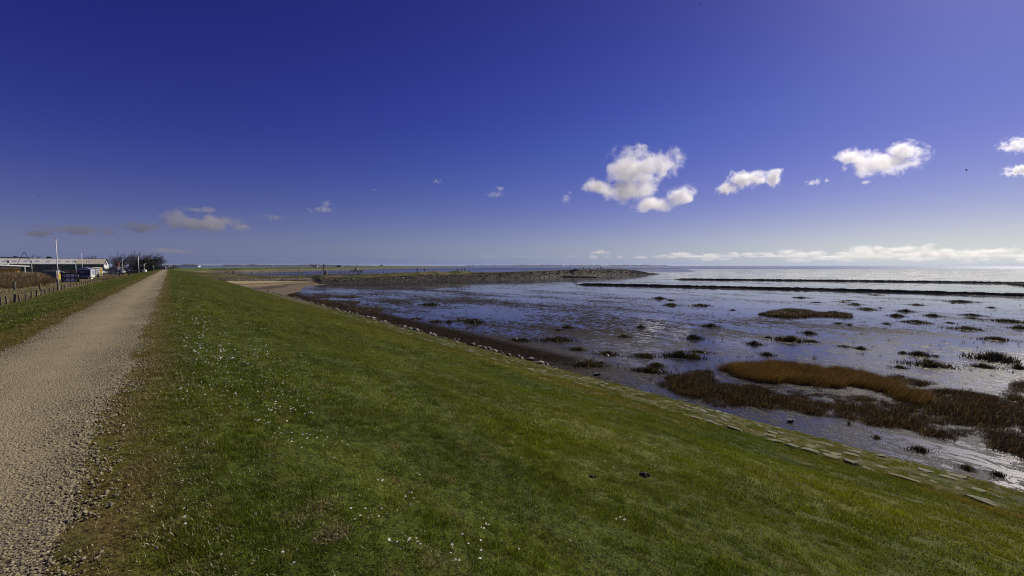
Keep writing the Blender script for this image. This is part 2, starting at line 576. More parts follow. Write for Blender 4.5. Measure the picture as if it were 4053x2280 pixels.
def m_sand(n, b, out):
    pos = n.n('ShaderNodeNewGeometry').outputs['Position']
    z = n.n('ShaderNodeSeparateXYZ', {0: pos}).outputs[2]
    a = n.noise(n.mapping(pos, (.5, 1, 1), (0, 0, -.4)), .35, 7, .7, .4)
    f = n.noise(pos, 3, 5, .7)
    c = n.mix(n.ss(f, .3, .7), (.28, .225, .125), (.41, .34, .20))
    wetz = n.m('SUBTRACT', 1., n.ss(n.m('ADD', z, n.m('MULTIPLY', n.m('SUBTRACT', a, .5), .35)), -4.12, -3.86))
    c = n.mix(n.m('MULTIPLY', wetz, .85), c, (.13, .10, .06))
    # drift lines of weed
    zw = n.m('ADD', z, n.m('MULTIPLY', n.m('SUBTRACT', a, .5), .25))
    w1 = n.m('MULTIPLY', n.ss(f, .40, .55), n.m('MAXIMUM', n.m('SUBTRACT', 1., n.ss(n.m('ABSOLUTE', n.m('ADD', zw, 3.93)), .01, .05)), n.m('SUBTRACT', 1., n.ss(n.m('ABSOLUTE', n.m('ADD', zw, 4.10)), .01, .07))))
    c = n.mix(w1, c, (.035, .025, .014))
    c = n.mix(n.m('MULTIPLY', n.ss(a, .62, .7), .7), c, (.05, .035, .02))
    n.set(b.inputs['Base Color'], c)
    n.set(b.inputs['Roughness'], n.m('SUBTRACT', .9, n.m('MULTIPLY', wetz, .35)))
    n.set(b.inputs['Normal'], n.n('ShaderNodeBump', {'Strength': .5, 'Distance': .08, 'Height': f}))
    b.inputs['Specular IOR Level'].default_value = .05


M_sand = mat('beach_sand', m_sand)


def m_two(c0, c1, sc_, bump=.6, dist=.2, c2=None, detail=7):
    def f(n, b, out):
        pos = n.n('ShaderNodeNewGeometry').outputs['Position']
        a = n.noise(pos, sc_, detail, .7)
        c = n.mix(n.ss(a, .38, .62), c0, c1)
        if c2:
            c = n.mix(n.ss(n.noise(pos, sc_ * .3, 4, .6), .5, .62), c, c2)
        n.set(b.inputs['Base Color'], c)
        n.set(b.inputs['Normal'], n.n('ShaderNodeBump', {'Strength': bump, 'Distance': dist, 'Height': n.noise(pos, sc_ * 3, 5, .7)}))
        b.inputs['Roughness'].default_value = .9
        b.inputs['Specular IOR Level'].default_value = .1
    return f


M_bank = mat('shore_turf', m_two((.030, .042, .009), (.085, .08, .022), .35, c2=(.12, .095, .045)))
M_ground = mat('rough_ground', m_two((.10, .085, .035), (.17, .135, .065), .5, c2=(.06, .065, .02)))
M_fardike = mat('far_dike_turf', m_two((.05, .075, .012), (.075, .10, .018), .06, .2))
M_farstone = mat('far_stone_facing', m_two((.045, .042, .034), (.13, .12, .10), .5, .8, .6))
M_farclay = mat('far_clay_berm', m_two((.10, .08, .05), (.14, .115, .08), .1))
M_farland = mat('far_salt_marsh', m_two((.07, .062, .035), (.11, .09, .055), .01))
M_groyne = mat('groyne_brushwood', m_two((.014, .011, .008), (.050, .038, .026), 2., 1., .3))
M_wood = mat('weathered_wood', col=(.17, .15, .12), var=.45, vs=6, bump=.5, bs=25, rough=.85)
M_postw = mat('grey_post_wood', col=(.13, .115, .085), var=.4, vs=9, bump=.6, bs=30, rough=.85)
M_pile = mat('bleached_pile_wood', col=(.26, .24, .20), var=.35, vs=4, bump=.5, bs=20, rough=.85)
M_darkw = mat('black_stained_wood', col=(.012, .011, .011), var=.3, rough=.7)
M_white = mat('white_paint', col=(.78, .78, .76), var=.06, vs=2, rough=.5)
M_cream = mat('cream_panel', col=(.62, .62, .58), var=.06, rough=.6)
M_greyp = mat('grey_panel', col=(.36, .37, .42), var=.08, rough=.5)
M_blackp = mat('black_plastic', col=(.014, .014, .015), rough=.5)
M_tyre = mat('tyre_rubber', col=(.016, .016, .016), rough=.85)
M_glass = mat('dark_glass', col=(.015, .02, .025), rough=.06, spec=.8)
M_steel = mat('galvanised_steel', col=(.42, .44, .46), rough=.45, metal=.4)
M_rust = mat('rust_red_steel', col=(.13, .045, .03), var=.4, rough=.75)
M_redp = mat('red_paint', col=(.45, .03, .02), rough=.45)
M_yel = mat('yellow_panel', col=(.62, .43, .03), var=.06, rough=.5)
M_orange = mat('orange_lamp_paint', col=(.75, .13, .03), rough=.5)
M_green = mat('green_wall_paint', col=(.05, .13, .06), var=.3, vs=.5, rough=.8)
M_bark = mat('bark', col=(.06, .05, .038), var=.35, vs=5, rough=.9)
M_twig = mat('bare_twigs', col=(.052, .042, .032), rough=.9)
M_evg = mat('evergreen_leaves', m_two((.016, .022, .008), (.035, .04, .014), 2.))
M_leaf = mat('scrub_leaves', m_two((.035, .035, .014), (.065, .055, .022), 1.))
M_skin = mat('skin', col=(.45, .27, .19), rough=.6)


def paint(name, c):
    return mat(name, col=c, rough=.3, spec=.5)


# ---------------------------------------------------------------- scattering of tufts, pebbles
SRC = {}


def source(name, objs):
    c = bpy.data.collections.new(name)
    for o in objs:
        c.objects.link(o)
    return c


def blades(name, nb, R, h, wd, mt, seed, lean=.5, segs=2, wind=(0, 0), hvar=.5, disc=True, soft=False):
    r = np.random.default_rng(seed)
    ang = r.uniform(0, 2 * np.pi, nb)
    rr = R * np.sqrt(r.uniform(0, 1, nb))
    if soft:
        lob = 1 + .35 * np.sin(ang * 2 + seed) + .25 * np.sin(ang * 5 + seed * 2)
        rr = np.minimum(R * np.abs(r.normal(0, .42, nb)), 1.35 * R) * lob
    bx, by = rr * np.cos(ang), rr * np.sin(ang)
    H = h * (1 - hvar * r.uniform(0, 1, nb)) * np.maximum(.3, 1 - (.5 if soft else .25) * rr / R)
    la = r.uniform(0, 2 * np.pi, nb)
    lm = lean * r.uniform(.2, 1, nb)
    lx = np.cos(la) * lm + wind[0] * r.uniform(.5, 1.4, nb)
    ly = np.sin(la) * lm + wind[1] * r.uniform(.5, 1.4, nb)
    fa = r.uniform(0, np.pi, nb)
    wx, wy = np.cos(fa) * wd / 2, np.sin(fa) * wd / 2
    rnd = r.uniform(0, 1, nb)
    V, hg = [], []
    for k in range(segs + 1):
        u = k / segs
        cx_, cy_ = bx + lx * H * u ** 1.6, by + ly * H * u ** 1.6
        cz = H * u * (1 - .22 * np.minimum(1, np.hypot(lx, ly)) * u)
        ww = 1 - u ** 1.5 * .9
        V.append(np.stack([cx_ - wx * ww, cy_ - wy * ww, cz], 1))
        V.append(np.stack([cx_ + wx * ww, cy_ + wy * ww, cz], 1))
        hg += [np.full(nb, u)] * 2
    n = nb
    V = np.concatenate(V)
    i = np.arange(n)
    F = np.concatenate([np.stack([i + 2 * k * n, i + (2 * k + 1) * n, i + (2 * k + 3) * n, i + (2 * k + 2) * n], 1) for k in range(segs)])
    me = fast_mesh(name, V, F)
    a = me.attributes.new('rnd', 'FLOAT', 'POINT')
    a.data.foreach_set('value', np.tile(rnd, 2 * (segs + 1)).astype(np.float32))
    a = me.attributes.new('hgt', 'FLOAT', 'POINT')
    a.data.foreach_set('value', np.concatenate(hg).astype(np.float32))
    me.materials.append(mt)
    return me


def scatter(name, P, scl, srcs, label, cat, rotz=None, tilt=None, kind='stuff', parent=None):
    """one object whose points carry instances of the source meshes"""
    P = np.asarray(P, np.float32)
    N = len(P)
    me = bpy.data.meshes.new(name)
    me.vertices.add(N)
    me.vertices.foreach_set('co', P.ravel())
    a = me.attributes.new('scl', 'FLOAT_VECTOR', 'POINT')
    scl = np.asarray(scl, np.float32)
    if scl.ndim == 1:
        scl = np.repeat(scl[:, None], 3, 1)
    a.data.foreach_set('vector', scl.ravel())
    a = me.attributes.new('idx', 'INT', 'POINT')
    a.data.foreach_set('value', RNG.integers(0, len(srcs), N).astype(np.int32))
    a = me.attributes.new('rot', 'FLOAT_VECTOR', 'POINT')
    R = np.zeros((N, 3), np.float32)
    R[:, 2] = RNG.uniform(0, 6.283, N) if rotz is None else rotz
    if tilt is not None:
        R[:, :2] = tilt
    a.data.foreach_set('vector', R.ravel())
    o = link(name, me, parent=parent)
    key = tuple(s.name for s in srcs)
    if key not in SRC:
        obs = []
        for i, s in enumerate(srcs):
            obs.append(bpy.data.objects.new('src_%02d' % i, s))
        SRC[key] = source('src_' + name, obs)
    t = bpy.data.node_groups.new('scatter', 'GeometryNodeTree')
    t.interface.new_socket('Geometry', in_out='INPUT', socket_type='NodeSocketGeometry')
    t.interface.new_socket('Geometry', in_out='OUTPUT', socket_type='NodeSocketGeometry')
    n = NG(t)
    gi, go = n.n('NodeGroupInput'), n.n('NodeGroupOutput')
    ci = n.n('GeometryNodeCollectionInfo')
    ci.inputs[0].default_value = SRC[key]
    ci.inputs[1].default_value = True
    ci.inputs[2].default_value = True
    na = lambda nm, ty: n.n('GeometryNodeInputNamedAttribute', {0: nm}, data_type=ty).outputs[0]
    ip = n.n('GeometryNodeInstanceOnPoints')
    n.set(ip.inputs['Points'], gi.outputs[0])
    n.set(ip.inputs['Instance'], ci.outputs[0])
    ip.inputs['Pick Instance'].default_value = True
    n.set(ip.inputs['Instance Index'], na('idx', 'INT'))
    e2r = n.n('FunctionNodeEulerToRotation', {0: na('rot', 'FLOAT_VECTOR')})
    n.set(ip.inputs['Rotation'], e2r.outputs[0])
    n.set(ip.inputs['Scale'], na('scl', 'FLOAT_VECTOR'))
    n.set(go.inputs[0], ip.outputs[0])
    md = o.modifiers.new('scatter', 'NODES')
    md.node_group = t
    tag(o, label, cat, kind=kind)
    return o


def rock_mesh(name, seed, sub=1, flat=.6, rough_=.28, mt=None, smooth=False, cut=True):
    bm = bmesh.new()
    bmesh.ops.create_icosphere(bm, subdivisions=sub, radius=.5)
    r = random.Random(seed)
    off = Vector((r.random() * 50, r.random() * 50, r.random() * 50))
    planes = [(Vector((r.uniform(-1, 1), r.uniform(-1, 1), r.uniform(-.6, 1))).normalized(), r.uniform(.24, .38)) for _ in range(6 if cut else 0)]
    for v in bm.verts:
        v.co *= 1 + rough_ * mn.noise(v.co * 2.4 + off)
        for nrm, d in planes:
            e = v.co.dot(nrm) - d
            if e > 0:
                v.co -= nrm * e
        v.co.z *= flat
    me = bpy.data.meshes.new(name)
    bm.to_mesh(me)
    bm.free()
    if smooth:
        me.polygons.foreach_set('use_smooth', [True] * len(me.polygons))
    if mt:
        me.materials.append(mt)
    return me


# ================================================================ SETTING
# mudflat, sea, harbour water
yy = np.concatenate([np.linspace(-60, 60, 25), np.geomspace(70, 9500, 28)])
xx = np.concatenate([-np.geomspace(30, 9500, 22)[::-1], np.linspace(-25, 25, 11), np.geomspace(30, 9500, 22)])
X, Y = np.meshgrid(xx, yy, indexing='ij')
tag(link('mudflat', grid_mesh('mudflat', np.stack([X, Y, np.full_like(X, MUD)], -1)), M_mud), 'wide wet tidal mudflat with shallow pools of water shining in the sun', kind='structure')
seaP = [(-9500, 1500), (-900, 1500), (-150, 900), (400, 760), (9500, 640), (9500, 9500), (-9500, 9500)]
tag(link('sea', pydata('sea', [(x, y, MUD + .02) for x, y in seaP], [tuple(range(7))]), M_sea), 'calm blue sea water along the horizon', kind='structure')


def ribbon(name, rows, mt, label, seg=40, nz=0., sc_=.2, seed=1, cols=4, kind='structure', fn=None):
    """rows: list of polylines (each a list of Vectors, same length); lofted surface with noise"""
    R = []
    for pl in rows:
        A = np.array([tuple(p) for p in pl])
        u = np.linspace(0, len(A) - 1, seg)
        R.append(np.stack([np.interp(u, np.arange(len(A)), A[:, k]) for k in range(3)], 1))
    R = np.array(R)                       # rows, seg, 3
    rr = np.linspace(0, len(R) - 1, (len(R) - 1) * cols + 1)
    i0 = np.minimum(rr.astype(int), len(R) - 2)
    fr = (rr - i0)[:, None, None]
    P = R[i0] * (1 - fr) + R[i0 + 1] * fr
    if nz:
        P[..., 2] += nz * fbm(P[..., 0] * sc_, P[..., 1] * sc_, seed, 4)
    if fn:
        P = fn(P)
    o = link(name, grid_mesh(name, P), mt)
    if kind:
        tag(o, label, kind=kind)
    return o


# dike: swept profile with soft bumps
ss_ = np.concatenate([np.arange(-30, -6, 1.), np.arange(-6, 16, .16), np.arange(16, 60, .5), np.arange(60, 256, 2.)])
ts_ = np.concatenate([np.arange(-14, -4, .4), np.arange(-4, 6, .14), np.arange(6, 18.7, .16)])
S, T = np.meshgrid(ss_, ts_, indexing='ij')
Z = prof(S, T)
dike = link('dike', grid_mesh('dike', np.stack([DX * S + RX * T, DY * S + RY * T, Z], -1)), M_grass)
tag(dike, 'long grassy sea dike falling to the mudflat', kind='structure')

# gravel path lying on the crown, ragged edges
sp_ = np.concatenate([np.arange(-8, 14, .06), np.arange(14, 50, .3), np.arange(50, 236, 1.5)])
us = np.linspace(0, 1, 26)
el_ = -2.66 + .13 * fbm(sp_ * .8, sp_ * 0, 21, 5) + .05 * fbm(sp_ * 5, sp_ * 0, 22, 3)
er_ = -.52 + .17 * fbm(sp_ * .7, sp_ * 0, 23, 5) + .09 * fbm(sp_ * 4, sp_ * 0, 24, 3)
Tp = el_[:, None] * (1 - us) + er_[:, None] * us
Sp = np.repeat(sp_[:, None], len(us), 1)
Zp = prof(Sp, Tp) + .006 + .012 * np.sin(np.pi * us)[None, :] + .004 * fbm(Sp * 6, Tp * 6, 31, 2)
Zp[:, 0] -= .02
Zp[:, -1] -= .02
tag(link('gravel_path', grid_mesh('gravel_path', np.stack([DX * Sp + RX * Tp, DY * Sp + RY * Tp, Zp], -1)), M_path), 'straight pale gravel path along the top of the dike', kind='structure')

# land side ground
tag(link('ground', pydata('ground', [st(-120, -12.9, LAND), st(330, -12.9, LAND), st(430, -420, LAND), st(-200, -420, LAND)], [(0, 1, 2, 3)]), M_ground), 'rough straw coloured ground behind the dike', kind='structure')

# revetment: moss sheet with stones
Sr, Tr = np.meshgrid(np.concatenate([np.arange(-8, 40, .2), np.arange(40, 170, 1.)]), np.linspace(14.95, 17.82, 15), indexing='ij')
jag = .22 * fbm(Sr * .9, Sr * 0, 41, 3) * np.clip((15.4 - Tr) / .4, 0, 1)
Zr = np.interp(Tr + jag, PT, PZ) + .035 + .03 * fbm(Sr * 1.6, Tr * 1.6, 42, 3)
Zr[:, 0] -= .09
rev = link('revetment', grid_mesh('revetment', np.stack([DX * Sr + RX * (Tr + jag), DY * Sr + RY * (Tr + jag), Zr], -1)), M_moss)
tag(rev, 'strip of mossy stone paving along the foot of the dike', kind='structure')
slabs = []
for k in range(8):
    r_ = random.Random(900 + k)
    bm = bmesh.new()
    n_ = r_.choice([5, 6, 7])
    ring = []
    for q in range(n_):
        a_ = 2 * math.pi * (q + r_.uniform(-.25, .25)) / n_
        cx_, cy_ = math.cos(a_), math.sin(a_)
        kk = .5 / max(abs(cx_), abs(cy_)) * r_.uniform(.8, 1.0)
        ring.append((cx_ * kk, cy_ * kk))
    lo_ = [bm.verts.new((x, y, -.12)) for x, y in ring]
    mi_ = [bm.verts.new((x, y, .0 + r_.uniform(-.01, .01))) for x, y in ring]
    hi_ = [bm.verts.new((x * .86, y * .86, .028 + r_.uniform(-.012, .014))) for x, y in ring]
    for A_, B_ in ((lo_, mi_), (mi_, hi_)):
        for q in range(n_):
            bm.faces.new((A_[q], A_[(q + 1) % n_], B_[(q + 1) % n_], B_[q]))
    c_ = bm.verts.new((0, 0, .035))
    for q in range(n_):
        bm.faces.new((hi_[q], hi_[(q + 1) % n_], c_))
    me = bpy.data.meshes.new('stone')
    bm.to_mesh(me)
    bm.free()
    me.materials.append(M_slab)
    slabs.append(me)
rows = [15.2, 15.78, 16.36, 16.94, 17.45]
stones = []
for j, tr_ in enumerate(rows):
    s = -7.
    while s < 150:
        L = random.uniform(.35, .85) if j == 0 else random.uniform(.28, .55)
        if random.random() < (.8 if j == 0 else .72):
            stones.append((s + L / 2, tr_ + random.uniform(-.07, .07), L * random.uniform(.86, .98), random.uniform(.30, .50), j))
        s += L
stones.sort(key=lambda q: abs(q[0] - 0))
V, F = [], []
for i, (s, t, L, W, j) in enumerate(stones):
    zc = float(np.interp(t, PT, PZ)) + (.032 if j == 0 else .012) + random.uniform(-.025, .018) + .03 * float(fbm(s * 1.6, t * 1.6, 42, 3))
    sl = math.atan(.266 if t < 15 else .16)
    mtx = Matrix.Translation(st(s, t, zc)) @ Matrix.Rotation(TH * -1 + random.uniform(-.35, .35), 4, 'Z') @ Matrix.Rotation(sl + random.uniform(-.04, .04), 4, 'Y') @ Matrix.Diagonal((W * 1.05, L * 1.02, 1., 1))
    if i < 299:
        o = link('stone', slabs[i % 8], parent=rev)
        o.matrix_world = mtx
    else:
        me = slabs[i % 8]
        n0 = len(V)
        V += [mtx @ v.co for v in me.vertices]
        F += [tuple(n0 + a for a in p.vertices) for p in me.polygons]
tag(link('stones_beyond', pydata('stones_beyond', V, F), M_slab, rev), kind='stuff')

# boulders along the outer edge
bmesh_var = [rock_mesh('boulder', 200 + k, 2, .72, .5, M_boulder) for k in range(8)]
s = 19.5
nb = 0
while s < 150 and nb < 280:
    big = random.random()
    L = random.uniform(.25, .52) if big < .88 else random.uniform(.5, .8)
    o = link('boulder', bmesh_var[nb % 8])
    t = 17.85 + random.uniform(-.2, .28)
    o.location = st(s, t, -4.36 + L * .12)
    o.rotation_euler = (random.uniform(-.4, .4), random.uniform(-.4, .4), random.uniform(0, 6.28))
    o.scale = (L * random.uniform(.8, 1.3), L * random.uniform(.7, 1.1), L * random.uniform(.7, 1.15))
    where = 'out past the big grass islands' if s < 26 else 'level with the large reed islands' if s < 38 else 'in the middle stretch beside the dark weed strip' if s < 70 else 'in the far stretch towards the sandy beach'
    tag(o, f'{"larger" if L > .5 else "small"} grey boulder in the edging row, {where}', 'boulder', 'boulders along the foot of the dike')
    s += L * random.uniform(.75, 1.15) + (.0 if random.random() < .8 else .5)
    nb += 1
for px, py, L in ((2296, 1437, .5), (2378, 1437, .6), (3130, 1670, .4), (2366, 1485, .55)):
    o = link('boulder', bmesh_var[3], loc=onz(px, py, MUD) + Vector((0, 0, .06)))
    o.scale = (L, L * .7, L * .55)
    tag(o, 'lone dark stone lying out on the wet mud away from the row', 'boulder', 'stones on the mud')

# beach
A = [(1000, 1190), (1150, 1172), (1215, 1152), (1225, 1138), (1262, 1131), (1310, 1126.5)]
B = [(930, 1150), (1060, 1146), (1130, 1136), (1160, 1127), (1225, 1121), (1300, 1119)]
C = [(830, 1113), (930, 1113), (1030, 1112), (1120, 1110.5), (1220, 1110), (1300, 1113)]
ribbon('beach', [[onz(x, y + 2, -4.48) for x, y in A], [onz(x, y, -4.15) for x, y in B], [onz(x, y, -3.75) for x, y in C]], M_sand,
       'small sandy beach in the corner between dike and breakwater', 80, .07, .25, 5, 10)
# bank behind the beach
C2 = [(760, 1114, 172), (900, 1114, 163), (1000, 1113, 160), (1100, 1111.5, 160), (1200, 1111, 160), (1310, 1114, 158)]
D2 = [(750, 1095, 182), (900, 1097, 178), (1000, 1100, 175), (1100, 1102, 172), (1200, 1100, 172), (1310, 1099, 167)]
E2 = [(700, 1071, 200), (870, 1082, 196), (980, 1088, 194), (1080, 1091, 192), (1200, 1091, 188), (1310, 1090, 178)]


def back(l, dd, dz):
    r = []
    for x, y, d in l:
        p = atd(x, y, d)
        r.append(Vector((p.x * (d + dd) / d, d + dd, p.z + dz)))
    return r


ribbon('shore_bank', [[atd(*p) for p in C2], [atd(*p) for p in D2], [atd(*p) for p in E2], back(E2, 12, -.5), back(E2, 20, -2.9)], M_bank,
       'low bank of rough turf and shingle behind the little beach', 90, .22, .3, 8, 6)
# harbour water
hw = [onz(1900, 1079, -4.36), onz(900, 1100, -4.36), onz(820, 1086, -4.36), onz(960, 1082, -4.36), onz(1480, 1064.5, -4.36), onz(1800, 1058.5, -4.36), onz(2700, 1059, -4.36), onz(2750, 1075, -4.36)]
tag(link('harbour_water', pydata('harbour_water', hw, [tuple(range(8))]), M_sea), 'blue water of the small harbour behind the breakwater', kind='structure')
# far dike beyond the harbour
fb = [(600, 1086, 250), (840, 1084, 318), (950, 1084, 330), (1100, 1078, 403), (1300, 1072, 519), (1500, 1066, 726), (1700, 1061.2, 1080), (1860, 1058, 1540)]
fc = [(620, 1063, 262), (840, 1061, 345), (950, 1060, 356), (1100, 1059, 430), (1300, 1057.6, 548), (1500, 1055.8, 756), (1700, 1054.4, 1115), (1870, 1056.2, 1600)]
fm = [(610, 1075, 255), (840, 1072, 330), (950, 1069, 344), (1100, 1067, 416), (1300, 1064.5, 532), (1500, 1061, 740), (1700, 1058, 1095), (1865, 1057.4, 1570)]
fr = [(x, y + .52 * (y2 - y), d + (d2 - d) * .5) for (x, y, d), (_, y2, d2) in zip(fm, fb)]
p_c, p_m, p_r, p_b = [[atd(*q) for q in l] for l in (fc, fm, fr, fb)]
for p in p_b:
    p.z = MUD - .1
ribbon('far_dike', [p_m, p_c, back(fc, 25, -3), back(fc, 40, -5)], M_fardike, 'far green dike on the other side of the harbour', 120, .12, .02, 3, 3)
ribbon('far_berm', [p_r, [p + Vector((0, .3, .12)) for p in p_m]], M_farclay, 'brown strip of bare clay below the far green dike', 80, .1, .05, 4, 3)
ribbon('far_stone_slope', [p_b, [p + Vector((0, .3, .1)) for p in p_r]], M_farstone, 'dark stone slope at the waterline of the far dike', 200, .35, .5, 6, 5)


def quad_px(a, z):
    return [onz(x, y, z) for x, y in a]


tag(link('far_shore', pydata('far_shore', quad_px([(-400, 1056.2), (1560, 1055.6), (1640, 1052.4), (-400, 1052.2)], -4.25), [(0, 1, 2, 3)]), M_farland),
    'flat brown salt marsh far behind the far dike', kind='structure')
tag(link('far_coast', pydata('far_coast', quad_px([(2080, 1054.1), (3060, 1053.2), (3080, 1052.3), (1880, 1052.3)], -4.25), [(0, 1, 2, 3)]), M_farland),
    'thin line of low coast on the horizon', kind='structure')

# haze: the air over the whole place
HB = MB()
HB.box(-10500, 10500, -700, 10500, MUD - 1.2, 17.)


def m_haze(n, b, out):
    n.t.nodes.remove(b)
    v = n.n('ShaderNodeVolumePrincipled', {'Color': (.72, .82, 1., 1), 'Density': .00006, 'Anisotropy': .25})
    n.set(out.inputs['Volume'], v)


tag(HB.build('haze', mat('haze_air', m_haze)), 'thin blue sea haze over the flats', kind='stuff')

# ---------------------------------------------------------------- clouds (real volumes, far out)
def cloud(x, y, wpx, hpx, dist, blobs, seed, tau, label, scale=3.2, depth=.5, wisp=0., kind=None, name='cloud', flatk=1., ccol=.94):
    v = ray(x, y).normalized()
    D = dist
    c = Vector((0, 0, CAMZ)) + v * D
    W, H = wpx / FPX * D / 2 * .86, hpx / FPX * D / 2 * .84
    me = bpy.data.meshes.new('cloud')
    bm = bmesh.new()
    bmesh.ops.create_icosphere(bm, subdivisions=2, radius=1.3)
    for q in bm.verts:
        for k in range(3):
            q.co[k] = max(-1, min(1, q.co[k]))
    bm.to_mesh(me)
    bm.free()
    o = link(name, me, loc=c, rz=-math.atan2(v.x, v.y))
    o.scale = (W * 1.12, W * depth, H * 1.15)

    def f(n, b, out):
        n.t.nodes.remove(b)
        tc = n.n('ShaderNodeTexCoord').outputs['Object']
        q = n.mapping(tc, (1, depth, H / W * flatk), loc=(seed * 3.17, seed * 1.73, seed * .61))
        nz = n.noise(q, scale, 9, .68, .35)
        acc = None
        for bx, bz, rx, rz in blobs:
            vm = n.n('ShaderNodeVectorMath', {0: tc, 1: (bx, 0, bz)}, operation='SUBTRACT')
            v2 = n.n('ShaderNodeVectorMath', {0: vm, 1: (rx, min(.95, rx * 1.5 + .25), rz)}, operation='DIVIDE')
            ln = n.n('ShaderNodeVectorMath', {0: v2}, operation='LENGTH')
            d = n.m('SUBTRACT', 1., ln.outputs['Value'])
            acc = d if acc is None else n.m('MAXIMUM', acc, d)
        dn = n.m('ADD', n.m('MULTIPLY', acc, .8), n.m('MULTIPLY', n.m('SUBTRACT', nz, .5 + wisp), 3.1))
        dn = n.m('MULTIPLY', n.ss(dn, .1, .56), tau / W)
        pv = n.n('ShaderNodeVolumePrincipled', {'Color': (ccol, ccol, ccol, 1), 'Density': dn, 'Anisotropy': .55})
        n.set(out.inputs['Volume'], pv)
    m = mat('cloud_volume', f)
    me.materials.append(m)
    tag(o, label, 'cloud' if kind is None else None, kind=kind)
    return o


cloud(2520, 700, 450, 270, 4200, [(-.05, .15, .55, .6), (-.62, -.22, .4, .26), (.38, .3, .36, .42), (-.12, -.35, .55, .36), (.06, .66, .13, .3), (.28, -.78, .36, .24), (.74, -.6, .3, .34)], 1, 5,
      'largest white cloud, ragged, right of centre, with a tail at lower right')
cloud(2958, 718, 225, 115, 4500, [(.05, .15, .7, .55), (-.6, -.35, .45, .4), (.72, .1, .3, .6)], 2, 4.2, 'small white cloud shaped like a leaf, right of the largest cloud')
cloud(3485, 640, 250, 118, 4700, [(.0, -.1, .8, .65), (-.55, .4, .4, .45), (.5, .4, .45, .5)], 4, 4.2, 'bright ragged cloud high on the right with a grey hollow')
cloud(4030, 572, 90, 60, 4700, [(0, 0, .9, .8)], 5, 2.5, 'upper of two cloud scraps cut by the right edge of the picture')
cloud(4050, 674, 90, 44, 4700, [(0, 0, .95, .8)], 6, 4., 'lower of two cloud scraps cut by the right edge of the picture')
cloud(3230, 722, 80, 30, 5000, [(-.2, 0, .7, .8), (.7, .2, .25, .6)], 7, 1.3, 'tiny white cloud wisp between the leaf shaped and the high right cloud', wisp=.03)
cloud(3425, 722, 36, 18, 5000, [(0, 0, .9, .9)], 8, 1.2, 'tiny cloud puff under the high bright cloud on the right', wisp=.03)
cloud(2240, 785, 70, 70, 5000, [(0, -.1, .7, .7), (.4, .6, .3, .3)], 9, 1.0, 'faint wisp just left of the largest cloud', wisp=.04)
cloud(1960, 762, 100, 66, 5200, [(0, -.2, .9, .5), (.4, .5, .4, .4)], 10, .9, 'faint torn wisp of cloud at the middle of the sky', wisp=.04)
cloud(1728, 718, 60, 44, 5200, [(0, 0, .9, .7)], 12, .7, 'faintest cloud shred left of the torn wisp', wisp=.05)
cloud(805, 874, 300, 105, 5200, [(-.1, -.25, .8, .5), (-.55, .15, .32, .5), (.3, 0, .5, .45), (-.1, .7, .35, .22), (.75, -.3, .25, .3)], 13, 3.2, 'long grey and cream cloud low on the left above the path', ccol=.8)
cloud(1276, 822, 130, 62, 5200, [(0, -.2, .85, .5), (.3, .5, .4, .4)], 14, 1.3, 'small cream cloud between the long grey cloud and the middle of the sky', wisp=.02)
cloud(290, 908, 230, 60, 5600, [(.1, 0, .85, .6), (-.65, -.5, .35, .35)], 15, 2.4, 'thin grey cloud at far left over the white flagpole', ccol=.6)
cloud(560, 900, 150, 50, 5600, [(0, 0, .9, .7)], 16, 2.2, 'thin grey cloud strip left of the long grey cloud', ccol=.6)
cloud(1085, 863, 130, 50, 5600, [(-.1, .1, .85, .6)], 17, 1.1, 'pale shadowy cloud shred right of the long grey cloud', wisp=.04, ccol=.8)
cloud(682, 992, 160, 20, 9000, [(0, -.1, .95, .7), (-.4, .4, .3, .4)], 18, 2., 'flat narrow cloud low above the bare trees', ccol=.8)
cloud(1480, 750, 44, 12, 5200, [(0, 0, .9, .8)], 19, .4, 'barely visible streak of cloud left of centre', wisp=.05)
cloud(2370, 1000, 90, 24, 16000, [(0, -.1, .95, .7), (.2, .5, .4, .5)], 20, 2.4, 'small white puff low above the tip of the breakwater', flatk=1.4)
bankx = [(2790, 1003, 330, 34, 21), (3080, 1000, 330, 42, 22), (3330, 1003, 300, 36, 23), (3570, 990, 330, 58, 24), (3810, 996, 300, 46, 25), (4040, 998, 260, 44, 26)]
for x, y, ww, hh, sd in bankx:
    r_ = random.Random(sd)
    bl = [(0, -.55, 1., .38)] + [(r_.uniform(-.85, .85), r_.uniform(-.15, .25), r_.uniform(.14, .34), r_.uniform(.35, .75)) for _ in range(6)]
    cloud(x, y + 3, ww, hh * .82, 17000, bl, sd, 3.8, 'row of low white cumulus along the right horizon', 4.5, .35, 0., 'stuff', 'cloud_bank', 1.2)
for x, y, ww, hh, sd in [(2560, 1016, 460, 26, 31), (3000, 1022, 560, 30, 32), (3480, 1024, 560, 30, 33), (3920, 1022, 460, 34, 34), (2100, 1016, 460, 18, 35), (1550, 1014, 560, 14, 36), (1000, 1026, 560, 12, 37)]:
    bl = [(random.uniform(-.9, .9), random.uniform(-.4, .4), random.uniform(.08, .2), random.uniform(.4, .7)) for _ in range(11)]
    cloud(x, y, ww, hh, 24000, bl, sd, 3.2 if x > 2200 else 1., 'scattered tiny clouds just above the horizon', 7, .3, .0, 'stuff', 'distant_clouds', 1.5)

# ================================================================ VEGETATION
fr_r = lambda P: (np.abs(P[:, 0]) < P[:, 1] * 1.2 + 3) & (P[:, 1] > 1.0)


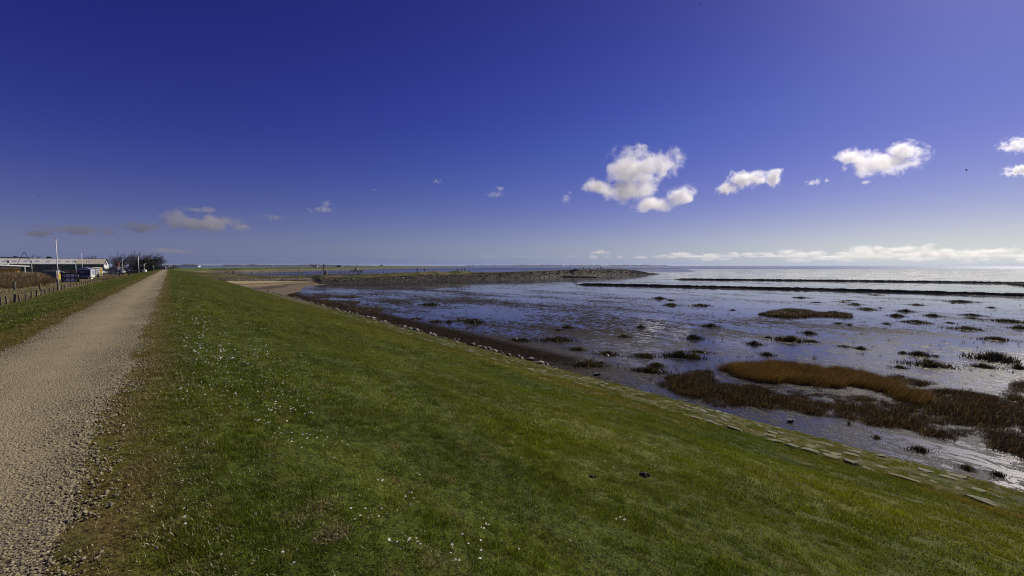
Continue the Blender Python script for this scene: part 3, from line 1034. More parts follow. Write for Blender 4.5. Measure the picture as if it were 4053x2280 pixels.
def on_dike(smin, smax, tmin, tmax, dens, dmin, dmax, seed):
    r = np.random.default_rng(seed)
    n = int((smax - smin) * (tmax - tmin) * dens)
    s, t = r.uniform(smin, smax, n), r.uniform(tmin, tmax, n)
    P = np.stack([DX * s + RX * t, DY * s + RY * t, prof(s, t)], 1)
    d = np.sqrt(P[:, 0] ** 2 + P[:, 1] ** 2 + (P[:, 2] - CAMZ) ** 2)
    k = fr_r(P) & (d >= dmin) & (d < dmax)
    # path and its ragged edges stay free
    el2 = -2.66 + .13 * fbm(s * .8, s * 0, 21, 5)
    er2 = -.52 + .17 * fbm(s * .7, s * 0, 23, 5)
    fade = r.uniform(0, 1, n)
    path = (t > el2 - .05) & (t < er2 + .02)
    k &= ~(path & (fade > .03))
    worn = (t > er2) & (t < er2 + .7)
    k &= ~(worn & (fade > .28 + .9 * (t - er2) / .7) & (vnoise(s * 2.3, t * 2.3, 77) < .35))
    return P[k], s[k], t[k], d[k]


near = [blades('tuft_near%d' % k, 40, .075, .052, .0042, M_blade, 300 + k, .8, 3) for k in range(6)]
mid = [blades('tuft_mid%d' % k, 52, .13, .055, .0085, M_blade, 310 + k, .8, 2) for k in range(5)]
farb = [blades('tuft_far%d' % k, 56, .30, .062, .020, M_blade, 320 + k, .7, 2) for k in range(4)]


def lush(s, t, d):
    a = fbm(s * .5, t * 1.1, 51, 4)
    b_ = fbm(s * 1.6, t * 3.2, 55, 3)
    v = .8 + .6 * np.clip(a, -.6, 1) + 1.0 * np.clip(b_, -.35, 1)
    worn = np.clip((.25 - t) / .5, 0, 1) * (t > -3.4)
    return np.clip(v * (1 - .42 * worn), .55, 2.1)


P, s, t, d = on_dike(-12, 14, -8, 14.9, 210, 0, 7.5, 1)
v = lush(s, t, d)
scatter('grass', P, np.stack([np.ones_like(v), np.ones_like(v), v], 1) * RNG.uniform(.8, 1.2, (len(v), 1)), near, 'short green grass covering the near slope of the dike', 'grass')
P, s, t, d = on_dike(-12, 28, -12, 14.9, 85, 7.2, 19, 2)
v = lush(s, t, d)
scatter('grass', P, np.stack([np.ones_like(v), np.ones_like(v), v], 1) * RNG.uniform(.8, 1.2, (len(v), 1)), mid, 'green grass on the middle slope of the dike', 'grass')
P, s, t, d = on_dike(-10, 80, -12.8, 14.95, 20, 18.5, 70, 3)
v = lush(s, t, d)
scatter('grass', P, np.stack([np.ones_like(v), np.ones_like(v), v], 1) * RNG.uniform(.8, 1.25, (len(v), 1)), farb, 'green grass farther along the dike', 'grass')

farc = [blades('tuft_farther%d' % k, 60, .55, .08, .035, M_blade, 325 + k, .7, 2) for k in range(3)]
P, s, t, d = on_dike(50, 236, -12.8, 14.95, 5, 68, 300, 33)
v = lush(s, t, d)
scatter('grass', P, np.stack([np.ones_like(v), np.ones_like(v), v], 1) * RNG.uniform(.8, 1.25, (len(v), 1)), farc, 'green grass at the far end of the dike', 'grass')

# long darker tussocks in the lawn that throw the small shadows of the photograph
tall = [blades('tuft_tall%d' % k, 60, .10, .13, .006, M_blade, 330 + k, 1.0, 3) for k in range(4)]
P, s, t, d = on_dike(-12, 40, -.2, 14.8, 4.2, 0, 40, 4)
k = (fbm(s * .55, t * .9, 58, 4) > .12) | (RNG.uniform(0, 1, len(t)) < .3)
v = RNG.uniform(.4, 1.0, k.sum())
scatter('grass_tufts', P[k], v, tall, 'darker longer tufts of grass standing out of the short grass', 'grass')
dryt = [blades('tuft_dry%d' % k, 26, .10, .06, .004, M_straw, 340 + k, 1.2, 2) for k in range(3)]
P, s, t, d = on_dike(-10, 22, -1.0, .3, 60, 0, 22, 5)
k = vnoise(s * 1.7, t * 1.7, 91) > -.3
scatter('dry_grass', P[k], RNG.uniform(.6, 1.1, k.sum()), dryt, 'dry straw coloured grass in the worn verge beside the path', 'grass')
P, s, t, d = on_dike(-10, 16, .3, 8, 26, 0, 12, 6)
cen = [hit(1270, 2040), hit(1230, 2150), hit(1760, 2250), hit(700, 2200)]
k = np.min([np.hypot((P[:, 0] - c.x) * (1.4 if i < 2 else 2.2), (P[:, 1] - c.y) * 1.6) for i, c in enumerate(cen)], 0) < .21
Pd = np.repeat(P[k], 16, 0) + RNG.normal(0, .06, (k.sum() * 16, 3)) * [1, 1, 0] + [0, 0, .02]
scatter('dry_grass', Pd, np.stack([RNG.uniform(.7, 1.1, len(Pd))] * 2 + [RNG.uniform(.25, .5, len(Pd))], 1), dryt, 'dead straw patch in the lawn near the bottom of the picture', 'grass')

# gravel: loose pebbles
pebs = [rock_mesh('pebble%d' % k, 400 + k, 1, random.uniform(.45, .75), .3, M_pebble, True, False) for k in range(7)]


def gravel(name, smin, smax, tmin, tmax, dens, dmin, dmax, s0, s1, seed, label, edge=False):
    r = np.random.default_rng(seed)
    n = int((smax - smin) * (tmax - tmin) * dens)
    s, t = r.uniform(smin, smax, n), r.uniform(tmin, tmax, n)
    P = np.stack([DX * s + RX * t, DY * s + RY * t, prof(s, t) + .012], 1)
    d = np.hypot(P[:, 0], P[:, 1])
    k = fr_r(P) & (d >= dmin) & (d < dmax)
    er2 = -.52 + .17 * fbm(s * .7, s * 0, 23, 5) + .09 * fbm(s * 4, s * 0, 24, 3)
    el2 = -2.66 + .13 * fbm(s * .8, s * 0, 21, 5)
    if edge:
        k &= (np.abs(t - er2 - .02) < .2 * r.uniform(0, 1, n) ** .7) | ((t > er2) & (t < er2 + .95) & (r.uniform(0, 1, n) < .045))
        k &= vnoise(s * 1.6, t * 2, 66) > -.45
    else:
        k &= (t > el2) & (t < er2)
    P = P[k]
    z = s0 + (s1 - s0) * r.uniform(0, 1, len(P)) ** 3
    sc3 = np.stack([z * r.uniform(.8, 1.5, len(P)), z * r.uniform(.7, 1.1, len(P)), z * r.uniform(.7, 1.1, len(P))], 1)
    P[:, 2] += .0
    scatter(name, P, sc3, pebs, label, 'gravel', tilt=r.normal(0, .3, (len(P), 2)))


gravel('gravel', -8, 8, -2.8, -.3, 2600, 0, 5.5, .006, .021, 71, 'loose gravel covering the near end of the path')
gravel('gravel', -6, 40, -2.8, -.3, 420, 5.2, 30, .014, .034, 72, 'loose gravel on the middle stretch of the path')
gravel('gravel', -8, 16, -.95, .6, 900, 0, 13, .012, .034, 73, 'coarser dark pebbles along the right edge of the path', True)
gravel('gravel', 10, 60, -.95, .4, 120, 12, 60, .02, .045, 74, 'pebbles farther along the right edge of the path', True)


# daisies
M_petal = mat('daisy_petals', col=(.80, .79, .80), rough=.6)
M_disc = mat('daisy_disc', col=(.65, .48, .04), rough=.7)


def daisy_mesh(k):
    r = random.Random(k)
    v, f = [], []
    n = 13
    for i in range(n):
        a = 2 * math.pi * i / n
        L = .0125 * r.uniform(.88, 1.08)
        u = Vector((math.cos(a), math.sin(a), 0))
        q = Vector((-u.y, u.x, 0))
        z = r.uniform(.0, .003)
        b0 = len(v)
        v += [u * .003, u * L * .6 + q * .0024 + Vector((0, 0, z * .6)), u * L + Vector((0, 0, z)), u * L * .6 - q * .0024 + Vector((0, 0, z * .6))]
        f.append((b0, b0 + 1, b0 + 2, b0 + 3))
    return pydata('daisy_head', v, f)


def disc_mesh():
    bm = bmesh.new()
    bmesh.ops.create_icosphere(bm, subdivisions=1, radius=.0042)
    for q in bm.verts:
        q.co.z = max(0, q.co.z) * .6 + .001
    me = bpy.data.meshes.new('daisy_disc')
    bm.to_mesh(me)
    bm.free()
    me.materials.append(M_disc)
    return me


DM = [daisy_mesh(k) for k in range(4)]
for me in DM:
    me.materials.append(M_petal)
DD = disc_mesh()
STM = MB().tube([(0, 0, -.05), (0, 0, 0)], .0008, 3)
STm = pydata('daisy_stem', STM.v, STM.f)
STm.materials.append(M_blade)


def daisy(p, label, group, parts, sc_=1.):
    o = link('daisy', DM[random.randrange(4)])
    o.location = p + Vector((0, 0, .052))
    tl = Vector((random.gauss(0, .22) + SUND.x * .25, random.gauss(0, .22) - .25, 1)).normalized()
    o.rotation_euler = tl.to_track_quat('Z', 'Y').to_euler()
    o.rotation_euler.rotate_axis('Z', random.uniform(0, 6))
    k = random.uniform(.52, .8) * sc_
    o.scale = (k, k, k)
    tag(o, label, 'daisy', group)
    if parts:
        link('flower_disc', DD, parent=o)
        link('stem', STm, parent=o)


CL = [  # centre px, spread, count, label
    (1430, 2050, 45, 10, 3, 'one of the daisies left of centre near the bottom, in the loose row of three'),
    (1445, 2082, 42, 8, 4, 'one of four daisies below the loose row of three near the bottom'),
    (1622, 1992, 14, 16, 5, 'one of the tight clump of five daisies below the middle of the slope'),
    (1565, 2172, 50, 12, 4, 'one of the daisies beside the straw patch at the bottom of the picture'),
    (1645, 2165, 16, 14, 4, 'one of the small daisy group right of the straw patch'),
    (1925, 2110, 18, 22, 5, 'one of the daisies in the upright row near the bottom centre'),
    (1880, 2200, 70, 26, 7, 'one of the daisies scattered along the bottom edge at the centre'),
    (1850, 2250, 40, 10, 4, 'one of the lowest daisies at the bottom centre'),
    (1175, 2235, 30, 14, 3, 'one of three daisies by the bottom edge at lower left'),
    (1480, 1920, 30, 12, 3, 'one of three spread daisies above the clump of five'),
    (1655, 1885, 6, 14, 2, 'one of two daisies standing close together at the centre of the slope'),
    (1330, 1830, 20, 6, 2, 'one of two lone daisies in the middle of the green slope'),
    (760, 2080, 60, 40, 4, 'one of the few daisies in the grass near the path at lower left'),
    (2470, 2065, 18, 8, 5, 'one of five pale daisies on the right half of the slope'),
    (1140, 1640, 60, 45, 45, 'one of the many daisies in the thickest patch on the left of the slope'),
    (1230, 1745, 110, 40, 26, 'one of the daisies below the thickest patch on the slope'),
    (1010, 1560, 130, 50, 40, 'one of the daisies in the band above the thickest patch'),
    (820, 1480, 90, 70, 45, 'one of the daisies strewn along the upper slope near the path'),
    (960, 1400, 130, 70, 50, 'one of the small daisies far up the slope'),
    (1100, 1480, 120, 60, 20, 'one of the thinly scattered daisies right of the upper band'),
]
nd = 0
for px, py, sx_, sy_, n_, lab in CL:
    for i in range(n_):
        p = hit(px + random.gauss(0, sx_), py + random.gauss(0, sy_))
        daisy(p, lab, 'daisies in the grass', py > 1800, 1.0 if py > 1700 else 1.15)
        nd += 1
fd = []
for i in range(700):
    py = 1110 + 330 * random.random() ** 1.3
    u = random.random()
    px = 700 + (py - 1100) * random.uniform(.1, 1.25) * (.5 + u)
    if vnoise(px * .02, py * .04, 88) > -.25:
        fd.append(tuple(hit(px, py) + Vector((0, 0, .055))))
scatter('daisies_far', fd, RNG.uniform(.9, 1.5, len(fd)), DM, 'countless tiny white daisies on the far upper slope', 'daisies', tilt=RNG.normal(0, .3, (len(fd), 2)))

# small molehill
mh = rock_mesh('molehill', 77, 3, .35, .9, mat('molehill_soil', col=(.07, .055, .04), var=.5, vs=20, rough=.95, bump=.8), False, False)
for px, py, w_ in ((2552, 1884, .16), (2345, 1892, .1)):
    o = link('molehill', mh, loc=hit(px, py))
    o.scale = (w_ * .8, w_ * .6, w_ * 1.5)
    tag(o, 'dark earthen molehill in the grass, ' + ('the larger one on the right' if w_ > .12 else 'the smaller one on the left'), 'molehill')

# ---- marsh grass
tus = []
for k in range(7):
    me = blades('tussock%d' % k, 560, 1.15, 1.1, .045, M_tuss, 500 + k, .34, 2, hvar=.85, soft=True)
    tus.append(me)
dome = rock_mesh('root_mound', 88, 2, .35, .5, mat('peat', col=(.018, .014, .010), var=.3, rough=.7), False, False)
TL = []
for cx_, cy_, ww, hh in [(140, 537, 155, 25), (380, 569, 50, 10), (1010, 511, 85, 10), (1205, 508, 110, 9), (1250, 497, 90, 9), (1305, 528, 100, 17), (1390, 566, 125, 25), (1495, 552, 45, 8), (1455, 455, 110, 10),
                         (1765, 531, 95, 15), (2100, 508, 170, 22), (1685, 580, 105, 28), (1615, 616, 120, 32), (1890, 615, 110, 30), (1770, 667, 180, 32), (1540, 675, 75, 14), (2185, 612, 140, 22),
                         (2135, 720, 200, 30), (2370, 802, 205, 35), (2450, 660, 230, 28), (2540, 708, 110, 32), (1175, 671, 60, 12), (1260, 684, 45, 14), (955, 750, 115, 28), (215, 696, 140, 35), (85, 793, 160, 40),
                         (540, 832, 105, 40), (820, 812, 230, 50), (690, 783, 150, 12), (975, 812, 110, 20), (1345, 865, 95, 35), (1220, 850, 120, 20), (1785, 920, 180, 55), (1660, 900, 55, 25), (1910, 925, 50, 22),
                         (1860, 1005, 290, 65), (2350, 965, 330, 75), (2270, 1012, 190, 50), (2530, 1015, 100, 60), (125, 892, 200, 20), (75, 940, 160, 50), (640, 912, 120, 35), (1640, 1010, 110, 30), (2040, 515, 40, 8), (2330, 550, 60, 9)]:
    TL.append((2700 + cx_ / 1.904, 930 + cy_ / 1.904, ww / 1.904, hh / 1.904))
TL += [(2660, 1191, 34, 6), (2245, 1301, 47, 17), (2210, 1309, 34, 8), (2062, 1354, 100, 19), (2205, 1357, 162, 26), (2283, 1390, 84, 16), (2404, 1409, 115, 18), (2537, 1300, 47, 18), (2469, 1339, 67, 16),
       (2553, 1420, 130, 23), (2690, 1420, 140, 30), (2326, 1461, 155, 28), (2599, 1455, 80, 22), (2575, 1482, 155, 28), (1704, 1211, 98, 11), (1645, 1266, 64, 9), (1726, 1277, 68, 12), (1777, 1278, 34, 14),
       (1811, 1272, 46, 12), (1880, 1282, 77, 22), (1850, 1271, 60, 10), (3590, 1705, 50, 16), (3560, 1890, 5, 3), (3360, 1690, 16, 10), (3470, 1745, 34, 12), (3640, 1800, 90, 26), (3830, 1870, 60, 22), (3950, 1900, 70, 26),
       (2610, 1183, 48, 12), (2652, 1188, 34, 6), (3170, 1180, 60, 6), (3850, 1262, 50, 7), (3760, 1280, 40, 6)]
TL += [(2657, 1211, 64, 14)]
TLS = [t_ for t_ in TL if t_[2] > 8]
bands = [(1225, 'in the row nearest the groynes'), (1275, 'in the second row from the groynes'), (1330, 'in the middle row'), (1390, 'in the row behind the golden island'), (1500, 'beside the large grass islands'), (9999, 'below the brown marsh bed')]
ordw = ['first', 'second', 'third', 'fourth', 'fifth', 'sixth', 'seventh', 'eighth', 'ninth', 'tenth', 'eleventh', 'twelfth', 'thirteenth', 'fourteenth', 'fifteenth', 'sixteenth', 'seventeenth', 'eighteenth', 'nineteenth', 'twentieth', 'twenty-first', 'twenty-second', 'twenty-third', 'twenty-fourth', 'twenty-fifth']
lo = 0
for hi_, bt in bands:
    row = sorted([t_ for t_ in TLS if lo <= t_[1] < hi_])
    lo = hi_
    for i, (px, py, wp, hp) in enumerate(row):
        p = onz(px, py, MUD)
        k = p.y / FPX
        W, H = wp * k / 2, max(.2, hp * k * 1.0)
        Dp = max(.35, min(W * .8, .5 * hp * k * p.y / (CAMZ - MUD)))
        mid_ = p + Vector((p.x, p.y, 0)).normalized() * Dp
        sz = 'tiny' if W < .7 else 'small' if W < 1.3 else 'broad' if W < 2.6 else 'very wide'
        T_ = empty('tussock', f'{sz} dark grass tussock {bt}, {ordw[min(i, 24)]} from the left', 'tussock', loc=(mid_.x, mid_.y, MUD), group='marsh grass tussocks on the mudflat')
        T_.rotation_euler.z = -math.atan2(p.x, p.y)
        nsub = max(1, min(5, int(round(W / (Dp * 1.3)))))
        # a wide tussock is a few clumps grown together
        for q in range(nsub):
            o = link('grass_blades', tus[(i * 3 + q * 2) % 7], parent=T_)
            xo = (q - (nsub - 1) / 2) * 2 * W / nsub
            wq = W / nsub * 1.25
            o.location = (xo, random.uniform(-.2, .2) * Dp, -.02)
            o.scale = (wq, Dp, H * random.uniform(.75, 1.1) * (1 if nsub < 3 or 0 < q < nsub - 1 else .75))
            o.rotation_euler.z = 0 if random.random() < .5 else math.pi
        o = link('root_mound', dome, parent=T_)
        o.scale = (W * 1.15, Dp * 1.1, H * .3)


def poly_pts(poly, dens, seed):
    """random points in a polygon on the mud, poly in photograph pixels"""
    Q = np.array([onz(x, y, MUD)[:2] for x, y in poly])
    r = np.random.default_rng(seed)
    lo_, hi2 = Q.min(0), Q.max(0)
    ar = np.prod(hi2 - lo_)
    n = int(ar * dens)
    P = r.uniform(lo_, hi2, (n, 2))
    ins = np.zeros(n, bool)
    P0 = P
    wob = (.55 if ar < 900 else .8)
    P = P + wob * np.stack([fbm(P[:, 0] * .7, P[:, 1] * .7, seed + 40, 4), fbm(P[:, 0] * .7, P[:, 1] * .7, seed + 60, 4)], 1)
    j = len(Q) - 1
    for i in range(len(Q)):
        a, b_ = Q[i], Q[j]
        c = ((a[1] > P[:, 1]) != (b_[1] > P[:, 1])) & (P[:, 0] < (b_[0] - a[0]) * (P[:, 1] - a[1]) / (b_[1] - a[1] + 1e-9) + a[0])
        ins ^= c
        j = i
    return P0[ins]


def c8(l):
    return [(2600 + x / 1.773, 1300 + y / 1.773) for x, y in l]


cord = [blades('cord%d' % k, 80, .30, .66, .011, M_cord, 520 + k, .4, 3, wind=(.5, -.12), hvar=.5) for k in range(5)]
gold = c8([(430, 285), (600, 262), (850, 258), (1000, 278), (1250, 295), (1450, 325), (1600, 370), (1780, 440), (1870, 505), (1850, 545), (1700, 498), (1550, 440), (1380, 408), (1150, 412), (900, 393), (700, 378), (560, 340)])
P = poly_pts(gold, 30, 1)
P = np.stack([P[:, 0], P[:, 1], np.full(len(P), MUD - .02)], 1)
scatter('cordgrass_island', P, RNG.uniform(.55, 1.2, len(P)) * (.92 + .38 * fbm(P[:, 0] * .5, P[:, 1] * .5, 7, 3)), cord, 'island of tall golden cordgrass leaning in the wind', 'grass', rotz=RNG.uniform(-.3, .3, len(P)))
mar = [blades('marsh%d' % k, 80, .32, .34, .011, M_marsh, 530 + k, .75, 3, wind=(.35, -.1), hvar=.65) for k in range(5)]
brown = c8([(20, 405), (100, 320), (250, 290), (370, 300), (390, 360), (480, 392), (700, 398), (850, 430), (1150, 455), (1300, 475), (1500, 485), (1650, 520), (1700, 500), (1780, 450), (1900, 430), (2150, 440), (2350, 480), (2600, 480), (2750, 520),
            (2750, 960), (2576, 900), (2400, 850), (2250, 765), (1900, 755), (1700, 695), (1500, 695), (1380, 655), (1150, 630), (900, 585), (700, 550), (400, 545), (230, 495), (60, 425)])
P = poly_pts(brown, 32, 2)
f_ = fbm(P[:, 0] * .55, P[:, 1] * .55, 17, 4)
kk = f_ + RNG.normal(0, .1, len(f_)) > -.36
P, f_ = P[kk], f_[kk]
P = np.stack([P[:, 0], P[:, 1], np.full(len(P), MUD - .02)], 1)
scatter('marsh_grass', P, .45 + .95 * np.clip(f_ + .1, 0, 1) + RNG.uniform(-.12, .3, len(P)), mar, 'low matted brown marsh grass in front of the golden island', 'grass', rotz=RNG.uniform(-.5, .5, len(P)))
for poly, dn, lab, seed in [
    (c8([(1620, 350), (1750, 330), (1880, 385), (1870, 410), (1700, 400)]), 13, 'brown grass patch at the right end of the golden island', 3),
    (c8([(2470, 410), (2600, 380), (2700, 400), (2700, 470), (2500, 460)]), 17, 'brown grass patch cut by the right edge of the picture', 4),
    ([(3005, 1246), (3060, 1232), (3130, 1226), (3190, 1232), (3240, 1240), (3300, 1238), (3362, 1246), (3358, 1258), (3290, 1254), (3230, 1250), (3180, 1257), (3110, 1258), (3050, 1252)], 14, 'long brown grass island in the middle of the flats', 5),
    ([(1210, 1192), (1240, 1184), (1330, 1190), (1420, 1194), (1420, 1204), (1330, 1208), (1240, 1200)], 5, 'olive mat of low grass near the beach, middle one', 6),
    ([(1330, 1174), (1400, 1170), (1425, 1176), (1380, 1180), (1330, 1178)], 5, 'olive mat of low grass near the beach, farthest one', 7),
    ([(1370, 1222), (1450, 1216), (1530, 1222), (1500, 1232), (1500, 1243), (1430, 1240)], 6, 'olive mat of low grass near the beach, nearest one', 8),
    ([(1230, 1174), (1300, 1172), (1300, 1180), (1240, 1180)], 5, 'olive mat of low grass near the beach, leftmost one', 9),
    ([(1310, 1210), (1400, 1208), (1400, 1215), (1330, 1217)], 5, 'olive mat of low grass near the beach, between the middle and nearest ones', 10),
]:
    P = poly_pts(poly, dn, seed)
    P = np.stack([P[:, 0], P[:, 1], np.full(len(P), MUD - .02)], 1)
    scatter('marsh_grass', P, RNG.uniform(.6, 1.1, len(P)) * (1.6 if seed == 5 else 1), mar, lab, 'grass')
# brown weed and debris along the foot of the dike
r = np.random.default_rng(9)
s = r.uniform(14, 120, 9000)
t = 18. + r.exponential(1.1, 9000)
k = (vnoise(s * .35, t * .8, 5) > -.4) & (t < 22.5)
P = np.stack([DX * s + RX * t, DY * s + RY * t, np.full(len(s), MUD - .03)], 1)[k]
scatter('drift_weed', P, r.uniform(.12, .34, len(P)), mar, 'dark brown drift weed on the mud below the boulders', 'weed')
# stray single sprigs on the flat
r = np.random.default_rng(10)
pp = []
for _ in range(520):
    px, py = r.uniform(1500, 4053), 1185 + 420 * r.random() ** 1.5
    q = onz(px, py, MUD)
    if q.x * RX + q.y * RY > 20:
        pp.append((q.x, q.y, MUD))
spr = [blades('sprig%d' % k, 9, .12, .30, .02, M_tuss, 540 + k, .5, 2) for k in range(3)]
scatter('sprigs', pp, r.uniform(.35, 1.0, len(pp)), spr, 'stray dark sprigs of marsh grass standing in the wet mud', 'sprigs')
# moss tufts and weeds between the stones of the revetment
P, s, t, d = on_dike(-8, 70, 14.9, 17.85, 60, 0, 80, 12)
k = (vnoise(s * .9, t * 2.2, 44) > -.25) | (RNG.uniform(0, 1, len(t)) < .3)
P = P[k]
P[:, 2] += .03
scatter('joint_grass', P, np.stack([RNG.uniform(.6, 1.1, k.sum())] * 2 + [RNG.uniform(.5, 1.2, k.sum())], 1), mid, 'small weeds growing in the joints of the stone paving', 'weeds')

# ---- groynes
def groyne(pts, h, wd, label, z0=MUD):
    L = [onz(x, y, z0) for x, y in pts]
    A = np.array([tuple(p) for p in L])
    seg = np.hypot(*(A[1:, :2] - A[:-1, :2]).T)
    u = np.concatenate([[0], np.cumsum(seg)])
    uu = np.arange(0, u[-1], .35)
    cx_, cy_ = np.interp(uu, u, A[:, 0]), np.interp(uu, u, A[:, 1])
    dx, dy = np.gradient(cx_), np.gradient(cy_)
    ln = np.hypot(dx, dy)
    nx, ny = -dy / ln, dx / ln
    prf = [(-wd / 2, -.1), (-wd / 2 * .85, h * .6), (-wd * .3, h), (wd * .3, h), (wd / 2 * .85, h * .6), (wd / 2, -.1)]
    end = np.clip(np.minimum(uu, uu[-1] - uu) / 3, .15, 1)
    P = np.stack([np.stack([cx_ + nx * (a + .06 * vnoise(uu * 2, uu * 0, int(a * 10) + 3)), cy_ + ny * a, z0 + end * b_ * (1 + .24 * vnoise(uu * 1.5, uu * 0 + a * 3, 9) + .06 * vnoise(uu * .2, uu * 0, 4))], 1) for a, b_ in prf], 1)
    e = empty('groyne', label, 'groyne', loc=(A[0, 0], A[0, 1], z0))
    o = link('brushwood_bank', grid_mesh('brushwood_bank', P, False), M_groyne, e)
    o.matrix_parent_inverse = Matrix.Translation((-A[0, 0], -A[0, 1], -z0))
    st_ = MB()
    for a in np.arange(.5, u[-1], 1.6):
        x, y = np.interp(a, uu, cx_), np.interp(a, uu, cy_)
        jx, jy = random.uniform(-.2, .2), random.uniform(-.2, .2)
        st_.tube([(x + jx, y + jy, z0), (x + jx + random.uniform(-.03, .03), y + jy, z0 + h * random.uniform(1.02, 1.2))], .05, 5)
    o = st_.build('stake', M_groyne, e)
    o.matrix_parent_inverse = Matrix.Translation((-A[0, 0], -A[0, 1], -z0))
    tag(o, kind='stuff')
    return e


groyne([(2277, 1127), (2500, 1130.5), (2800, 1138), (3200, 1147), (3600, 1157.5), (4053, 1172), (4300, 1181)], .50, 1.0, 'nearest long black brushwood groyne running across the mudflat')
groyne([(2668, 1106.5), (3000, 1109.5), (3400, 1113.5), (3800, 1119), (3990, 1122), (4300, 1128)], .52, 1.1, 'second long black brushwood groyne, behind the nearest one')
groyne([(3985, 1123), (4060, 1131), (4300, 1142)], .52, 1.1, 'short black groyne branching off at the right edge')
groyne([(2215, 1096), (2300, 1098.5), (2372, 1100.5)], .55, 1.2, 'short low groyne at the foot of the breakwater')
groyne([(1100, 1066.3), (1700, 1066.2), (2300, 1066), (2600, 1066)], .5, 2.2, 'faint far groyne line in the water beyond the breakwater')
groyne([(1900, 1062.2), (2300, 1062), (2700, 1062.4)], .6, 3, 'farthest thin groyne line in the blue water')

# ---- breakwater
BW = [  # px, base y, crest y, crest depth offset
    (1120, 1116, 1097, 20), (1200, 1119, 1093, 24),     (1270, 1128, 1091, 24), (1400, 1125.5, 1090.5, 20), (1500, 1123, 1086, 17), (1580, 1120, 1081, 15), (1640, 1117.5, 1078, 15), (1700, 1114, 1074.5, 14), (1760, 1112, 1076, 14), (1840, 1109, 1074, 14), (1868, 1108, 1079.5, 13),
    (2000, 1105, 1078, 12), (2100, 1103, 1074.5, 12), (2200, 1097.5, 1071, 11), (2300, 1094, 1067.5, 11), (2400, 1090.5, 1066, 10), (2470, 1089, 1066.5, 8), (2520, 1088, 1073, 7), (2570, 1087, 1081, 5), (2610, 1086, 1084.5, 3)]
Ab, Cb, Bk, Mk = [], [], [], []
for px, by, cyv, off in BW:
    a = onz(px, by, MUD - .1)
    dd = a.y + off
    c = atd(px, cyv, dd)
    Ab.append(a)
    Cb.append(c)
    n_ = Vector((c.x, c.y, 0)).normalized()
    Mk.append(c + n_ * 5 + Vector((0, 0, -.15)))
    Bk.append(Vector((c.x + n_.x * 14, c.y + n_.y * 14, MUD - .3)))
BWE = empty('breakwater', 'rocky breakwater with a turf crown reaching out into the flats', 'breakwater')


def bwf(P):
    x = P[..., 0]
    return P


core = ribbon('embankment', [Ab, Cb, Mk, Bk], M_rockd, None, 220, .18, .8, 12, 7, kind=None)
core.parent = BWE
turfrow = []
for (px, by, cyv, off), a, c in zip(BW, Ab, Cb):
    f_ = .62 if px < 1650 else .55 if px < 1850 else .9
    turfrow.append(a.lerp(c, f_) + Vector((0, 0, .22)))


def dune(P):
    px = P[..., 0] / P[..., 1] * FPX + CX
    am = np.clip((px - 1560) / 60, 0, 1) * np.clip((1860 - px) / 30, 0, 1)
    P[..., 2] += am * (.42 * fbm(P[..., 0] * .28, P[..., 1] * .1, 61, 3)) + .12 * fbm(P[..., 0] * .8, P[..., 1] * .8, 62, 3)
    return P


tf = ribbon('turf', [turfrow, [c + Vector((0, 0, .2)) for c in Cb], [c + Vector((0, 0, .2)) for c in Mk], [m_ + Vector((0, 2, -.5)) for m_ in Mk]], M_bank, None, 200, 0, .3, 1, 5, kind=None, fn=dune)
tf.parent = BWE
rk = [rock_mesh('rock', 600 + k, 1, .45, .5, M_rock) for k in range(8)]
rkd = [rock_mesh('rock', 620 + k, 1, .55, .5, M_rockd) for k in range(5)]
AbA, CbA = np.array([tuple(p) for p in Ab]), np.array([tuple(p) for p in Cb])
pxs = np.array([b_[0] for b_ in BW])


def bwp(px, f_):
    a = np.array([np.interp(px, pxs, AbA[:, k]) for k in range(3)])
    c = np.array([np.interp(px, pxs, CbA[:, k]) for k in range(3)])
    return Vector(a + (c - a) * f_)


for i in range(290):
    px = random.uniform(1180, 2560)
    hi_ = .6 if px < 1860 else .98
    f_ = random.uniform(.38, hi_) if px < 1860 else random.uniform(.4, hi_)
    p = bwp(px, f_)
    o = link('rock', rk[i % 8], parent=BWE)
    z_ = random.uniform(.7, 1.25) * (1.25 if px > 1860 else 1)
    o.location = p + Vector((0, 0, .12))
    o.scale = (z_ * random.uniform(1, 1.9), z_, z_ * random.uniform(.6, .9))
    o.rotation_euler = (random.uniform(-.5, .2), random.uniform(-.45, .45), random.uniform(-.6, .6))
P, Sx, Rt = [], [], []
for i in range(9000):
    px = 1150 + 1450 * random.random()
    hi_ = .62 if px < 1860 else 1.0
    f_ = random.uniform(0, hi_)
    p = bwp(px, f_)
    P.append((p.x, p.y, p.z + .05))
    z_ = random.uniform(.25, .6) * (1.25 if f_ > .35 else .85)
    Sx.append((z_ * random.uniform(1, 1.7), z_, z_ * .8))
P, Sx = np.array(P), np.array(Sx)
dark_ = np.array([(random.random() < .75 if p[2] < -3.3 else random.random() < .10) for p in P])
o = scatter('rubble', P[~dark_], Sx[~dark_], rk, None, None, tilt=RNG.normal(0, .35, ((~dark_).sum(), 2)), parent=BWE)
o = scatter('rubble', P[dark_], Sx[dark_], rkd, None, None, tilt=RNG.normal(0, .35, (dark_.sum(), 2)), parent=BWE)
